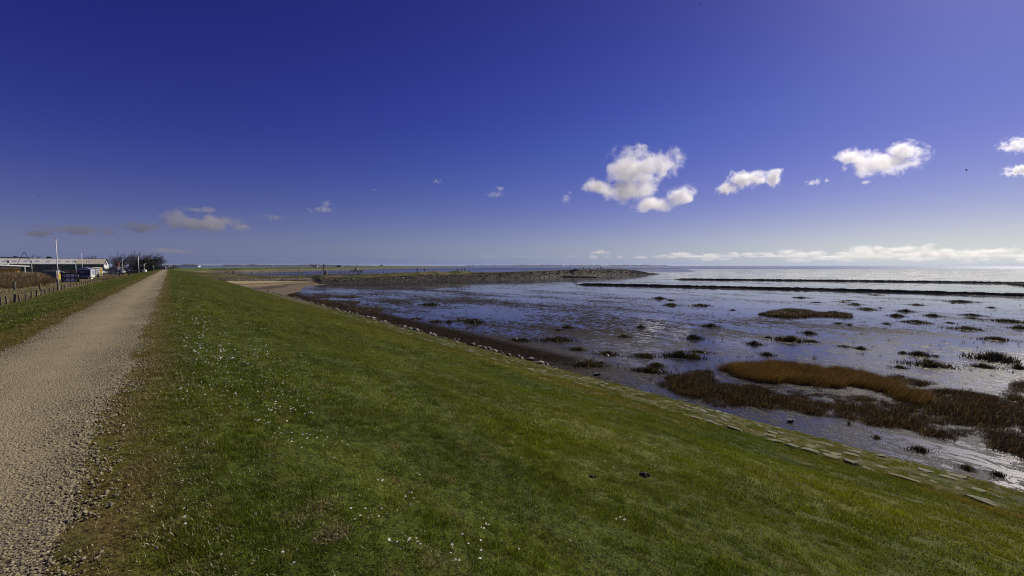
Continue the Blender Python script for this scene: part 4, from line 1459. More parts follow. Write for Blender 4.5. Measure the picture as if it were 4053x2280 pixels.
# shingle on the bank behind the beach
sh = []
C2p, D2p = np.array([tuple(atd(*q)) for q in C2]), np.array([tuple(atd(*q)) for q in D2])
for _ in range(2600):
    u = random.random() ** .6 * (len(C2) - 1)
    f_ = random.random() ** 1.4 * .95
    a = np.array([np.interp(u, range(len(C2)), C2p[:, k]) for k in range(3)])
    c = np.array([np.interp(u, range(len(C2)), D2p[:, k]) for k in range(3)])
    sh.append(a + (c - a) * f_ + [0, 0, .08])
rkp = [rock_mesh('shingle', 640 + k, 1, .5, .5, mat('pale_shingle', m_stone((.10, .09, .07), (.30, .26, .19), sc_=.7)) if k == 0 else bpy.data.materials['pale_shingle']) for k in range(3)]
scatter('shingle', sh, RNG.uniform(.25, .7, (len(sh), 3)), rkp, 'pale stones strewn over the low bank behind the beach', 'stones', tilt=RNG.normal(0, .3, (len(sh), 2)))
# leaning timber at the tip, bushes on the crown
tb = MB().tube([(0, 0, 0), (-9, 1, 1.6)], .28, 6).build('timber_beam', M_groyne, loc=atd(2562, 1080, 303))
tag(tb, 'dark timber beam sloping down at the tip of the breakwater', 'beam')


def bush_mesh(name, R, n, leaf, mt, seed, flat=.8):
    r = np.random.default_rng(seed)
    u = r.normal(0, 1, (n, 3))
    u /= np.linalg.norm(u, axis=1)[:, None]
    u[:, 2] = np.abs(u[:, 2]) * flat
    k = r.uniform(.55, 1, n) ** .5
    lump = 1 + .28 * np.array([mn.noise(Vector(a) * 2.1 + Vector((seed, 0, 0))) for a in u])
    c = u * (R * k * lump)[:, None]
    a = r.normal(0, 1, (n, 3))
    a /= np.linalg.norm(a, axis=1)[:, None]
    b_ = np.cross(a, r.normal(0, 1, (n, 3)))
    b_ /= np.linalg.norm(b_, axis=1)[:, None]
    L = leaf * r.uniform(.6, 1.3, n)[:, None]
    V = np.concatenate([c - a * L, c + b_ * L * .6, c + a * L, c - b_ * L * .6])
    i = np.arange(n)
    me = fast_mesh(name, V, np.stack([i, i + n, i + 2 * n, i + 3 * n], 1))
    me.materials.append(mt)
    return me


for px, py, R, lab in ((2276, 1073, 1.9, 'big round dark bush on the breakwater crown'), (2258, 1074, 1.2, 'smaller bush leaning on the left of the big round bush'), (2236, 1074, .9, 'low bush on the breakwater crown, leftmost of the three')):
    o = link('bush', bush_mesh('bush', R, 900, .16, mat('bush_leaves', col=(.035, .026, .014), rough=.9), int(px)), loc=atd(px, py + 1, 258) + Vector((0, 0, -.1)))
    tag(o, lab, 'bush')
    link('trunk', pydata('trunk', *(lambda m_: (m_.v, m_.f))(MB().tube([(0, 0, -.4), (.1, 0, R * .8)], .12, 5, .05))), M_bark, o)

# ---- trees on the land side
def tree_mesh(seed, h, wind, n_main=5, depth=5, thick=.16, spread=.55):
    r = random.Random(seed)
    tr, tw = MB(), MB()

    def grow(p, d, L, rad_, lev):
        pts = [p]
        q = p.copy()
        dd = d.copy()
        for k in range(3):
            dd = (dd + wind * (.10 + .05 * lev) + Vector((r.gauss(0, .1), r.gauss(0, .1), r.gauss(0, .06)))).normalized()
            q = q + dd * L / 3
            pts.append(q.copy())
        (tr if lev < 2 else tw).tube(pts, rad_, 4 if lev < 2 else 3, rad_ * .6, cap=False)
        if lev < depth:
            for k in range(3 if lev < depth - 1 else 4):
                a = r.choice(pts[1:]) if k else pts[-1]
                ax = Vector((r.gauss(0, 1), r.gauss(0, 1), r.gauss(0, .6))).normalized()
                nd_ = (dd + ax * spread).normalized()
                grow(a, nd_, L * r.uniform(.6, .82), rad_ * .58, lev + 1)
    for k in range(n_main):
        d = Vector((r.gauss(0, .28), r.gauss(0, .28), 1)).normalized()
        grow(Vector((r.gauss(0, .25), r.gauss(0, .25), -.1)), d, h * .34, thick * r.uniform(.6, 1), 0)
    out = []
    for m_, nm in ((tr, 'trunk'), (tw, 'crown')):
        out.append(pydata(nm, m_.v, m_.f))
    return out


WIND = Vector((.85, .5, .12))
TM = [tree_mesh(k, 8.6, WIND * .45, 4, 4) for k in (1, 2, 3, 4)]
TMB = tree_mesh(9, 10.8, WIND * .8, 5, 5, .24, .5)


def bare_tree(px, D, h, var, label, name='bare_tree'):
    p = onz(px, 1100, LAND)
    rr = ray(px, 1051)
    p = Vector((rr.x / rr.y * D, D, LAND))
    me = var
    e = empty(name, label, 'tree', loc=p, rz=random.uniform(-.3, .3), group='windswept bare trees')
    link('trunk', me[0], M_bark, e)
    link('crown', me[1], M_twig, e)
    e.scale = (h,) * 3
    return e


posw = ['leftmost', 'second', 'third', 'fourth', 'fifth', 'sixth', 'seventh', 'eighth', 'ninth']
for i, (px, D, h) in enumerate([(436, 215, 1.15), (450, 224, 1.2), (466, 212, 1.25), (484, 220, 1.3), (500, 210, 1.3), (518, 218, 1.35), (536, 208, 1.35), (553, 214, 1.4)]):
    bare_tree(px, D, h, TM[i % 4], f'bare windswept tree behind the parked cars, {posw[i]} from the white gable')
bare_tree(578, 205, 1.02, TMB, 'large bare windswept tree at the right end of the tree row')
bare_tree(560, 212, .9, TMB, 'large bare windswept tree rising behind the tall white pole')
for i, (px, D, h, lab) in enumerate([(100, 262, 1.4, 'bare treetop behind the warehouse roof, right of the dark house'), (147, 275, 1.25, 'bare treetop showing behind the middle of the warehouse roof'), (325, 290, 1.5, 'bare treetop behind the warehouse roof by the second flagpole')]):
    bare_tree(px, D, h, TM[i], lab)
for i, (px, D, R, z, lab) in enumerate([(575, 203, 3.4, 1.0, 'dense dark evergreen in the middle of the bare trees'), (603, 196, 2.2, -.3, 'round dark evergreen at the right end of the tree row'), (545, 206, 2.2, -.6, 'low dark evergreen under the tall white pole'),
                                       (196, 275, 1.6, 5.2, 'dark conifer top behind the warehouse roof')]):
    rr = ray(px, 1051)
    base = Vector((rr.x / rr.y * D, D, LAND))
    e = empty('evergreen_tree', lab, 'tree', loc=base)
    o = link('crown', bush_mesh('crown', R, 2600, .2, M_evg, 31 + i, 1.1), parent=e)
    o.location = (0, 0, z - LAND)
    link('trunk', pydata('trunk', *(lambda m_: (m_.v, m_.f))(MB().tube([(0, 0, -.2), (0, 0, z - LAND + R * .6)], .22, 6, .1))), M_bark, e)
# scrub / hedge below the trees and along the warehouse
for i, (px, D, R, h, lab) in enumerate([(440, 208, 2.3, .9, 'brown leafy scrub under the bare trees, next to the white gable'), (466, 206, 2.2, .9, 'brown leafy scrub under the bare trees behind the red van'), (492, 205, 2.2, .95, 'brown leafy scrub under the bare trees beside the lamp post'),
                                        (520, 203, 2.2, .9, 'brown leafy scrub behind the dark car at the right'), (375, 236, 2.6, 1.3, 'brown shrub against the green wall, left of the white gable'), (345, 238, 2.4, 1.2, 'brown shrub against the green wall, behind the yellow trailer'), (400, 232, 2.2, 1.2, 'brown shrub under the eaves at the corner of the warehouse'),
                                        (426, 225, 1.8, 1., 'climbing shrub in front of the white gable'), (590, 190, 1.9, .7, 'dark hedge block behind the white drum, left half'), (610, 190, 1.6, .7, 'dark hedge block behind the white drum, right half'), (566, 194, 1.7, .8, 'dark hedge block beneath the evergreen')]):
    rr = ray(px, 1051)
    o = link('shrub', bush_mesh('shrub', R, 1500, .2, M_leaf if i < 8 else M_evg, 51 + i, h), loc=(rr.x / rr.y * D, D, LAND))
    tag(o, lab, 'shrub')
# reed thicket and rank grass on the left
r = np.random.default_rng(77)
reed = [blades('reed%d' % k, 42, .55, 2.0, .035, M_reed, 550 + k, .22, 3, wind=(.32, .1), hvar=.55) for k in range(4)]
pts, sz = [], []
for _ in range(5200):
    px = r.uniform(-120, 222)
    D = r.uniform(66, 96)
    rr = ray(px, 1051)
    x, y = rr.x / rr.y * D, D
    t_ = x * RX + y * RY
    if t_ > -17.5:
        continue
    hh = np.interp(px, [-120, 0, 60, 150, 190, 222], [1.0, 1., 1.05, .95, .6, .3]) * np.interp(D, [66, 78, 96], [.4, 1.1, 1.3])
    pts.append((x, y, LAND))
    sz.append(hh * r.uniform(.75, 1.15))
scatter('reed_thicket', pts, sz, reed, 'tall thicket of dead brown reeds in front of the yellow building', 'reeds', rotz=r.uniform(-.4, .4, len(pts)))
rank = [blades('rank%d' % k, 60, .5, .28, .03, M_straw, 560 + k, .9, 2) for k in range(4)]
pts = []
for _ in range(9000):
    s_, t_ = r.uniform(18, 150), r.uniform(-34, -11.2)
    x, y = DX * s_ + RX * t_, DY * s_ + RY * t_
    if y > 5 and abs(x) < y * 1.2 + 3 and r.random() < min(1, 45 / y):
        pts.append((x, y, LAND if t_ < -12.5 else float(prof(s_, t_))))
pts = np.array(pts)
scatter('rank_grass', pts, r.uniform(.5, 1.2, len(pts)), rank, 'rank straw coloured grass behind the wooden posts', 'grass')
pts = []
for _ in range(900):
    px, D = r.uniform(408, 470), r.uniform(100, 135)
    rr = ray(px, 1051)
    pts.append((rr.x / rr.y * D, D, LAND))
scatter('reed_thicket', pts, r.uniform(.35, .6, len(pts)), reed, 'low brown reeds in front of the dark parked cars', 'reeds')

# far woods
def woods(name, items, label):
    V, F = [], []
    base = rock_mesh('w', 5, 1, .8, .5, None, False, False)
    bv = [v.co.copy() for v in base.vertices]
    bf = [tuple(p.vertices) for p in base.polygons]
    for x, y, z, sx_, sz_ in items:
        n0 = len(V)
        a = random.uniform(0, 6)
        ca, sa = math.cos(a), math.sin(a)
        V += [Vector((x + (q.x * ca - q.y * sa) * sx_, y + (q.x * sa + q.y * ca) * sx_, z + (q.z + .3) * sz_)) for q in bv]
        F += [tuple(n0 + k for k in q) for q in bf]
    o = link(name, pydata(name, V, F), mat('far_woodland_green', m_two((.018, .022, .012), (.035, .038, .018), .01)))
    return tag(o, label, kind='stuff')


it = []
for i in range(1100):
    px = random.uniform(590, 1470)
    D = random.uniform(3600, 5200)
    rr = ray(px, 1051)
    hgt = 8 + 5 * vnoise(px * .03, 0, 3) + 3 * vnoise(px * .11, 0, 4)
    if px > 1400:
        hgt *= (1500 - px) / 100
    it.append((rr.x / rr.y * D, D, -4.2, random.uniform(25, 70), max(3, float(hgt)) * 1.9))
woods('far_woodland', it, 'long dark wooded ridge on the horizon at left')
it = []
for i in range(520):
    px = random.choice([random.uniform(1850, 2640), random.uniform(1930, 2200), random.uniform(2530, 2620)])
    D = random.uniform(6500, 7600)
    rr = ray(px, 1051)
    hgt = 12 + 6 * vnoise(px * .02, 0, 5) + 5 * vnoise(px * .09, 0, 6)
    it.append((rr.x / rr.y * D, D, -4.2, random.uniform(35, 90), max(5, float(hgt)) * 1.5))
woods('far_woodland', it, 'thin line of distant trees on the horizon at the middle')
it = []
for i in range(60):
    px = random.uniform(610, 700)
    D = random.uniform(1500, 1900)
    rr = ray(px, 1051)
    it.append((rr.x / rr.y * D, D, -4.2, random.uniform(12, 24), random.uniform(8, 13)))
woods('far_woodland', it, 'hazy clump of trees beyond the end of the path')

# ================================================================ THINGS ON THE LAND SIDE
def gp(px, D, z=LAND):
    rr = ray(px, HOR)
    return Vector((rr.x / rr.y * D, D, z))


def facing(p):
    """rotation about z that turns local -y towards the camera"""
    return -math.atan2(p.x, p.y)


# wooden fence posts below the path
posts = []
for k in range(6):
    r_ = random.Random(k)
    m_ = MB()
    a, b_ = r_.uniform(-.05, .05), r_.uniform(-.05, .05)
    m_.tube([(0, 0, -.2), (a * .4, b_ * .4, .3), (a, b_, .68), (a * 1.1, b_ * 1.1, .71)], .078, 7, .066)
    for v in m_.v:
        v.x += .010 * mn.noise(v * 9 + Vector((k, 0, 0)))
        v.y += .010 * mn.noise(v * 9 + Vector((0, k, 0)))
        if v.z > .6:
            v.z += .04 * mn.noise(v * 14)
    me = pydata('fence_post', m_.v, m_.f)
    me.materials.append(M_postw)
    posts.append(me)
fx = [15, 118, 240, 325, 430, 520, 600, 680, 748, 815, 880, 1015, 1060, 1165, 1210, 1260, 1303, 1340, 1370, 1402, 1435, 1462, 1490, 1525, 1553, 1580, 1603, 1628, 1655, 1675, 1695, 1715, 1735, 1753, 1770, 1790, 1808, 1825, 1842, 1858, 1876, 1893, 1910, 1925]
fy_ = ([0, 240, 430, 600, 680, 880, 1015, 1165, 1260, 1400, 1490, 1603, 1770, 1925], [1296, 1245, 1198, 1150, 1130, 1075, 1045, 1000, 972, 945, 922, 885, 838, 800])
pw = ['leftmost of all', 'second from the left', 'third from the left', 'fourth from the left', 'fifth from the left', 'sixth from the left', 'seventh from the left', 'eighth from the left', 'ninth from the left', 'tenth from the left', 'just left of the white flagpole']
for i, cx_ in enumerate(fx):
    p = hit(cx_ / 4.14, 900 + np.interp(cx_, *fy_) / 4.14)
    o = link('fence_post', posts[i % 6], loc=p, rz=random.uniform(0, 6))
    k = random.uniform(.9, 1.12)
    o.scale = (1.0 + (.5 if i in (2, 6) else 0), 1, k)
    o.rotation_euler.x = random.uniform(-.07, .07)
    lab = ('stubby grey wooden post below the path, ' + pw[i]) if i < 11 else ('stubby wooden post in the row between the flagpole and the black hut' if i < 13 else 'dark wooden post in the long row running from the hut towards the cars')
    tag(o, lab, 'post', 'wooden posts below the path')
for cx_, cy_, h_, lab in ((225, 1040, .95, 'pale wooden post standing alone in the rank grass at far left'), (642, 1028, .7, 'short dark post alone in the grass behind the row'), (938, 1040, 1.25, 'tall dark post right beside the white flagpole')):
    p = gp(cx_ / 4.14, 3.4 * FPX / (900 + cy_ / 4.14 - HOR))
    o = link('fence_post', posts[3], loc=p)
    o.scale = (1.9, 1.9, h_ * 1.7)
    tag(o, lab, 'post')
# light palings farther along
pal = pydata('paling', *(lambda m_: (m_.v, m_.f))(MB().box(-.05, .05, -.03, .03, -.2, .95)))
pal.materials.append(M_postw)
for i in range(15):
    u = i / 14
    px, D = 505 + 32 * u, 128 + 34 * u
    o = link('fence_post', pal, loc=gp(px, D, -.95 + .35 * u), rz=.7)
    tag(o, 'pale thin post in the short fence in front of the silver car', 'post', 'pale posts by the car park')
tag(link('marker_post', pal, loc=gp(471, 118, -1.6), rz=.7), 'tall pale square post at the end of the wooden post row', 'post')
bpy.data.objects['marker_post'].scale = (1.2, 1.2, 2.3)
tag(link('sign_post', pal, loc=gp(387, 104, LAND), rz=.7), 'pale post standing in front of the yellow trailer', 'post')
bpy.data.objects['sign_post'].scale = (1.6, 1.6, 2.0)


# flagpoles
def flagpole(p, h, r_, label, lean=0.):
    e = empty('flagpole', label, 'flagpole', loc=p)
    MB().tube([(0, 0, -.2), (0, 0, h)], r_, 10, r_ * .62).build('pole', M_white, e, smooth=True)
    MB().tube([(0, 0, h), (0, 0, h + .05), (0, 0, h + .12)], r_ * 1.3, 8, r_ * .7).build('cap', M_redp, e)
    MB().tube([(r_ * 1.4, 0, 1.2), (r_ * 1.1, 0, h - .2)], .008, 3).build('halyard', M_greyp, e)
    e.rotation_euler.y = lean
    return e


flagpole(hit(233, 1155), 6.75, .066, 'tall white flagpole with a red cap beside the path, nearest of all', -.01)
flagpole(gp(325, 150), 7.6, .09, 'white flagpole in front of the beige part of the warehouse roof')


def lamp(p, h, label):
    e = empty('lamp_post', label, 'lamp post', loc=p)
    MB().tube([(0, 0, -.1), (0, 0, h)], .06, 8, .045).build('pole', M_steel, e, smooth=True)
    MB().tube([(0, 0, h), (0, 0, h + .28)], .12, 10, .2).build('lamp_glass', M_cream, e, smooth=True)
    MB().tube([(0, 0, h + .28), (0, 0, h + .33)], .34, 14, .30).build('lamp_hood', M_steel, e)


lamp(gp(125.5, 107), 4.15, 'lamp post with a round hood in front of the warehouse at left')
lamp(gp(300, 107), 4.15, 'lamp post with a round hood beside the blue trailer')
lamp(gp(484, 150), 5.05, 'lamp post with a round hood behind the red van')
# orange beacon post
e = empty('beacon_post', 'pale post with an orange lamp behind the parked vans', 'beacon', loc=gp(470, 152))
MB().tube([(0, 0, 0), (0, 0, 3.6)], .085, 8).build('pole', M_cream, e)
MB().tube([(0, 0, 3.6), (0, 0, 4.0), (0, 0, 4.25)], .2, 10, .13).build('lamp', M_orange, e, smooth=True)
# tall pole with boom
e = empty('mast_pole', 'tall white mast with a slanting boom in front of the big tree', 'mast', loc=gp(548, 170, -1.2))
MB().tube([(0, 0, 0), (0, 0, 6.6)], .14, 8, .09).build('pole', M_white, e, smooth=True)
MB().tube([(0, 0, 2.4), (1.65, .6, 3.3)], .05, 6).build('boom', M_white, e)
MB().box(-.45, .1, -.05, .05, 6.6, 6.68).box(.15, .4, -.05, .05, 6.55, 6.63).build('lamp_arm', M_steel, e)
for z_ in (1.3, 2.3):
    MB().tube([(0, 0, z_), (0, 0, z_ + .1)], .17, 8).build('band', M_blackp, e)
# red and white pole on a white drum
e = empty('tide_marker', 'white pole with a red band standing in a round white drum', 'marker', loc=gp(571, 170, -.42))
MB().tube([(0, 0, -.3), (0, 0, .52)], .68, 20, .72).build('drum', M_white, e)
MB().tube([(0, 0, .5), (0, 0, .75)], .2, 8, .12).build('foot', M_cream, e)
MB().tube([(0, 0, .7), (0, 0, 2.65)], .085, 8).build('pole', M_white, e, smooth=True)
MB().tube([(0, 0, 1.35), (0, 0, 1.9)], .1, 8).build('red_band', M_redp, e, smooth=True)
MB().box(.05, .5, -.12, .12, 2.62, 2.78).build('lamp', M_white, e)
# railing by the drum
e = empty('railing', 'low grey metal railing left of the white drum', 'railing', loc=gp(552, 168, -.9))
for x in (-1.7, .0, 1.5):
    MB().box(x - .05, x + .05, -.05, .05, 0, 1.05).build('post', M_wood, e)
MB().box(-1.75, 1.55, -.04, .04, .95, 1.06).build('rail', M_wood, e)

# ---- warehouse
e = empty('warehouse', 'long green warehouse with a pale corrugated roof and a white gable', 'warehouse')
Rr = Vector((-234.7, 262, LAND))
ev = Vector((.848, .53, 0))
bv = Vector((-.53, .848, 0))
e.location = Rr
e.rotation_euler.z = math.atan2(ev.y, ev.x)
Lw, Ww, Ez, Rz = 44., 12., 2.75 - LAND, 5.55 - LAND
w1 = MB()
w1.box(-Lw, -.25, 0, .25, 0, Ez).box(-Lw, -.25, Ww - .25, Ww, 0, Ez)
w1.build('wall', M_green, e)
MB().prism([(0, 0), (Ww, 0), (Ww, Ez), (Ww / 2, Rz - .1), (0, Ez)], 'x', -.24, 0.).build('gable_wall', M_cream, e)
MB().prism([(0, 0), (Ww, 0), (Ww, Ez), (Ww / 2, Rz - .1), (0, Ez)], 'x', -Lw, -Lw + .25).build('gable_wall', M_green, e)
tint = mat('roof_new', col=(.50, .50, .47), var=.08, vs=.4, rough=.7)
tint2 = mat('roof_old', col=(.40, .37, .30), var=.3, vs=1.2, rough=.85)


def corr(x0, x1, mt, pitch, amp, nm):
    n_ = int((x1 - x0) / pitch * 4)
    xs = np.linspace(x0, x1, n_ + 1)
    hh = amp * np.cos((xs - x0) / pitch * 2 * math.pi)
    for sgn, y0 in ((1, -.7), (-1, Ww + .7)):
        yr = Ww / 2
        rows_ = []
        for f_ in (0, .34, .67, 1):
            y = y0 + (yr - y0) * f_
            z = Ez - .3 + (Rz - Ez + .3) * f_
            rows_.append(np.stack([xs, np.full_like(xs, y), z + hh + .02], 1))
        link(nm, grid_mesh(nm, np.array(rows_), False), mt, e)


corr(-Lw - .5, -11.8, tint, .55, .045, 'roof')
corr(-11.78, .5, tint2, .9, .05, 'roof')
MB().box(-Lw - .5, .5, Ww / 2 - .18, Ww / 2 + .18, Rz + .05, Rz + .16).build('ridge_cap', tint, e)
MB().box(-Lw - .5, .5, -.82, -.66, Ez - .52, Ez - .34).build('gutter', M_greyp, e)
slope = (Rz - Ez + .3) / (Ww / 2 + .7)
skl = mat('skylight_sheet', col=(.33, .35, .42), rough=.3)
for i, x in enumerate([-41, -37.2, -33.0, -28.6, -24.2, -20.0, -16.2, -13.6, -7.6]):
    y0, y1 = 1.6, 3.3
    z0, z1 = Ez - .3 + slope * (y0 + .7) + .14, Ez - .3 + slope * (y1 + .7) + .14
    wd_ = 1.5 if i < 8 else 1.2
    MB().add([(x, y0, z0), (x + wd_, y0, z0), (x + wd_, y1, z1), (x, y1, z1), (x, y0, z0 - .12), (x + wd_, y0, z0 - .12), (x + wd_, y1, z1 - .12), (x, y1, z1 - .12)],
             [(0, 1, 2, 3), (0, 4, 5, 1), (1, 5, 6, 2), (2, 6, 7, 3), (3, 7, 4, 0)]).build('skylight', skl, e)
MB().box(-38.6, -33.8, -.02, .1, 0, 3.6).build('doorway', M_blackp, e)
MB().box(-40.8, -38.7, -.8, -.1, 0, 4.0).build('side_panel', M_greyp, e)
MB().box(-33.7, -31.8, -1.0, -.1, 3.1, 3.35).build('awning', M_cream, e)
MB().box(-25, -24.8, -.06, .0, .5, 3.9).build('drainpipe', M_steel, e)
MB().box(-17.2, -16.6, -.2, 0, 3.2, 3.45).build('wall_lamp', M_white, e)
MB().box(-13, -4.5, -.05, .0, 2.7, 3.3).build('window_band', mat('blue_glass', col=(.02, .04, .10), rough=.15), e)
MB().prism([(Ww * .36, Ez - .9), (Ww * .64, Ez - .9), (Ww * .64, Ez + .5), (Ww * .5, Ez + .95), (Ww * .36, Ez + .5)], 'x', 0., .05).build('window', M_glass, e)
m_ = MB()
for f0, f1 in (((-.75, Ez - .32), (Ww / 2, Rz + .06)), ((Ww / 2, Rz + .06), (Ww + .75, Ez - .32))):
    m_.prism([f0, f1, (f1[0], f1[1] - .22), (f0[0], f0[1] - .22)], 'x', .3, .52)
m_.build('verge_board', M_darkw, e)
# leaning aerial behind the roof
t_ = MB().tube([(0, 0, 0), (1.2, .5, 3.6)], .13, 6).build('crane_jib', M_rust, loc=gp(370, 285, 3.6))
tag(t_, 'thin dark jib slanting up behind the beige warehouse roof', 'jib')
# dark screens in front of the warehouse
e = empty('wooden_screen', 'dark plank screen standing before the green warehouse wall', 'screen', loc=gp(138, 206), rz=.62)
for k in range(17):
    MB().box(k * .5, k * .5 + .46, -.03 - .02 * (k % 2), .03, 0, 2.9 + random.uniform(-.05, .05)).build('plank', M_wood if k > 13 else mat('grey_plank', col=(.09, .085, .08), var=.3) if k == 0 else bpy.data.materials['grey_plank'], e)
e = empty('concrete_block_wall', 'pale blocky wall at the right end of the plank screen', 'wall', loc=gp(207, 204), rz=.62)
for k in range(3):
    for j in range(3):
        if k == 1 and j == 1:
            continue
        MB().box(k * .72, k * .72 + .69, 0, .4, j * .95, j * .95 + .92).build('block', M_wood, e, bevel=.02)

# ---- dark houses behind, left
sl = mat('slate_roof', col=(.030, .033, .042), var=.2, rough=.6)
for px0, px1, D, zr, ze, lab in ((-60, 96, 320, 8.0, 5.4, 'large house with a dark slate roof behind the warehouse at far left'),):
    a, b_ = gp(px0, D), gp(px1, D)
    e = empty('house', lab, 'house', loc=a, rz=.75)
    L_ = (b_ - a).length * .92
    H_, E_ = zr - LAND, ze - LAND
    MB().box(0, L_, 0, 10, 0, E_).build('wall', M_wood, e)
    MB().add([(-.5, -.6, E_ - .1), (L_ + .5, -.6, E_ - .1), (L_ + .5, 10.6, E_ - .1), (-.5, 10.6, E_ - .1), (1, 5, H_), (L_ - 5, 5, H_)], [(0, 1, 5, 4), (1, 2, 5), (2, 3, 4, 5), (3, 0, 4), (0, 3, 2, 1)]).build('roof', sl, e)
    MB().box(4, 5, 4.4, 5.4, H_ - .6, H_ + 2.6).build('chimney', M_cream, e)
    MB().box(L_ - 12, L_ - 10.4, 4.5, 5.5, H_ - .2, H_ + .5).build('chimney', M_darkw, e)
for px0, W_, lab in ((26, 6.5, 'dark annexe with a pale gable edge in front of the slate roofed house, left one'), (72, 6.0, 'dark low annexe roof in front of the slate roofed house, right one')):
    e = empty('annexe', lab, 'house', loc=gp(px0 - 14, 300), rz=.7)
    MB().box(0, W_ * .8, 0, 5, 0, 5.6).build('wall', M_darkw, e)
    MB().prism([(-.4, 5.5), (5.4, 5.5), (2.5, 7.7)], 'x', -.3, W_ * 1.0).build('roof', sl, e)
    MB().prism([(-.5, 5.4), (2.5, 7.8), (2.5, 7.5), (-.3, 5.3)], 'x', W_ * 1.0, W_ * 1.0 + .15).build('verge_board', M_cream, e)

# ---- A-frame mast with cables
e = empty('a_frame_mast', 'tall rust red lattice A-frame mast rising over the warehouse roof', 'mast', loc=gp(98, 150), rz=facing(gp(98, 150)))
top = 5.85 - LAND + 0
for sg in (-1, 1):
    MB().tube([(sg * 3.15, 0, 0), (sg * .18, 0, top)], .085, 4).tube([(sg * 3.15, .35, 0), (sg * .18, .12, top)], .05, 4).build('leg', M_rust, e)
for z_ in (6.9, 6.0, 5.5):
    hw_ = .18 + (3.15 - .18) * (1 - z_ / top)
    MB().tube([(-hw_, 0, z_), (hw_, 0, z_)], .045, 4).build('crossbar', M_rust, e)
MB().box(-.3, .3, -.12, .2, top - .05, top + .12).build('head', M_rust, e)
MB().tube([(.2, 0, top - 1.5), (1.5, 0, top - 3.6), (3.6, 1, 3.6), (4.6, 2, 3.45)], .018, 3).build('cable', M_blackp, e)
MB().tube([(-1.9, 0, 3.3), (-5, .5, 2.75)], .018, 3).tube([(-1.9, 0, 3.3), (1, .5, 2.95), (4.4, 2, 3.45)], .018, 3).build('cable', M_blackp, e)
MB().box(4.2, 5.0, 1.8, 2.2, 3.35, 3.5).build('lamp', M_blackp, e)

# ---- yellow building with white canopy
yb = gp(82, 112)
e = empty('yellow_building', 'yellow walled building with a white canopy roof behind the reeds', 'building', loc=yb, rz=1.28)
MB().box(-14, -.3, 0, 6, 0, 2.85).build('wall', mat('ochre_wall', col=(.42, .25, .02), var=.25, vs=.8, rough=.7), e)
MB().box(-14.2, 0, -.25, 6.2, 2.95, 3.1).build('ledge', M_white, e)
MB().box(-14.2, -.1, -.15, 6.1, 2.6, 2.72).build('ledge', M_white, e)
MB().add([(-14.5, -2.0, 4.25), (.7, -2.0, 3.35), (.7, 6.5, 3.35), (-14.5, 6.5, 4.25), (-14.5, -2, 3.95), (.7, -2, 3.12), (.7, 6.5, 3.12), (-14.5, 6.5, 3.95)],
         [(0, 1, 2, 3), (4, 7, 6, 5), (0, 4, 5, 1), (1, 5, 6, 2), (2, 6, 7, 3), (3, 7, 4, 0)]).build('canopy_roof', M_white, e)
for x in (-.15, -7, -13.8):
    MB().box(x - .06, x + .06, -1.9, -1.78, 0, 3.3).build('canopy_post', M_white, e)
MB().tube([(-4.4, -.05, 1.6), (-4.4, .0, 1.6)], .42, 16).build('round_window', M_white, e)
e2 = empty('ventilator', 'round black fan standing on the white canopy roof', 'ventilator', loc=gp(32, 113, 2.15), rz=-.5)
MB().tube([(0, -.14, .45), (0, .14, .45)], .33, 16).build('ring', M_blackp, e2)
MB().tube([(0, -.16, .45), (0, .0, .45)], .22, 12).build('fan_disc', M_greyp, e2)
MB().box(-.15, .15, -.1, .1, -.35, .2).build('bracket', M_cream, e2)

# ---- dark container with yellow end
cp = gp(222, 106)
e = empty('container', 'dark grey container with a yellow lettered end panel', 'container', loc=cp, rz=.25)
e.scale = (.62, .55, 1)
MB().box(-4.0, 0, 0, 2.2, .1, 2.05).build('body', mat('slate_grey_paint', col=(.10, .105, .13), var=.1, rough=.6), e)
MB().box(-4.15, .1, -.12, 2.3, 2.07, 2.19).build('roof', M_cream, e)
for x in (-4.0, -2.05, -.12):
    MB().box(x, x + .12, -.04, 0, .1, 2.06).build('frame_post', M_blackp, e)
ye = MB().box(.02, .1, .12, 2.1, .18, 1.78).build('end_panel', M_yel, e)
MB().box(.0, .06, .0, 2.2, .1, 2.06).build('panel_frame', M_white, e)
bl = mat('brown_lettering', col=(.16, .09, .03), rough=.7)
# sideways letters of the panel: only their strokes can be read
m_ = MB()
for (x0, x1, z0, z1) in [(.35, .85, 1.38, 1.46), (.35, .45, 1.30, 1.46), (.75, .85, 1.30, 1.46), (.35, .85, 1.16, 1.22), (.55, .63, 1.02, 1.16), (.35, .85, .86, .92), (.35, .42, .76, .92), (.58, .64, .78, .9), (.78, .85, .76, .92), (.35, .85, .58, .64), (.35, .85, .38, .44), (.35, .42, .3, .44), (.78, .85, .3, .44)]:
    m_.box(.1, .12, x0 * 2 - .2, x1 * 2 - .2, z0, z1)
m_.build('lettering', bl, ye)
e = empty('mailbox', 'small white box on a shelf just right of the flagpole', 'box', loc=gp(238, 104, -.0), rz=.6)
MB().box(-.2, .55, 0, .4, .0, .35).build('box', M_white, e, bevel=.02)
MB().box(-.1, .45, .0, .4, -.35, -.1).build('shelf', M_cream, e)
MB().box(.1, .2, .1, .2, LAND, -.1).build('post', M_wood, e)

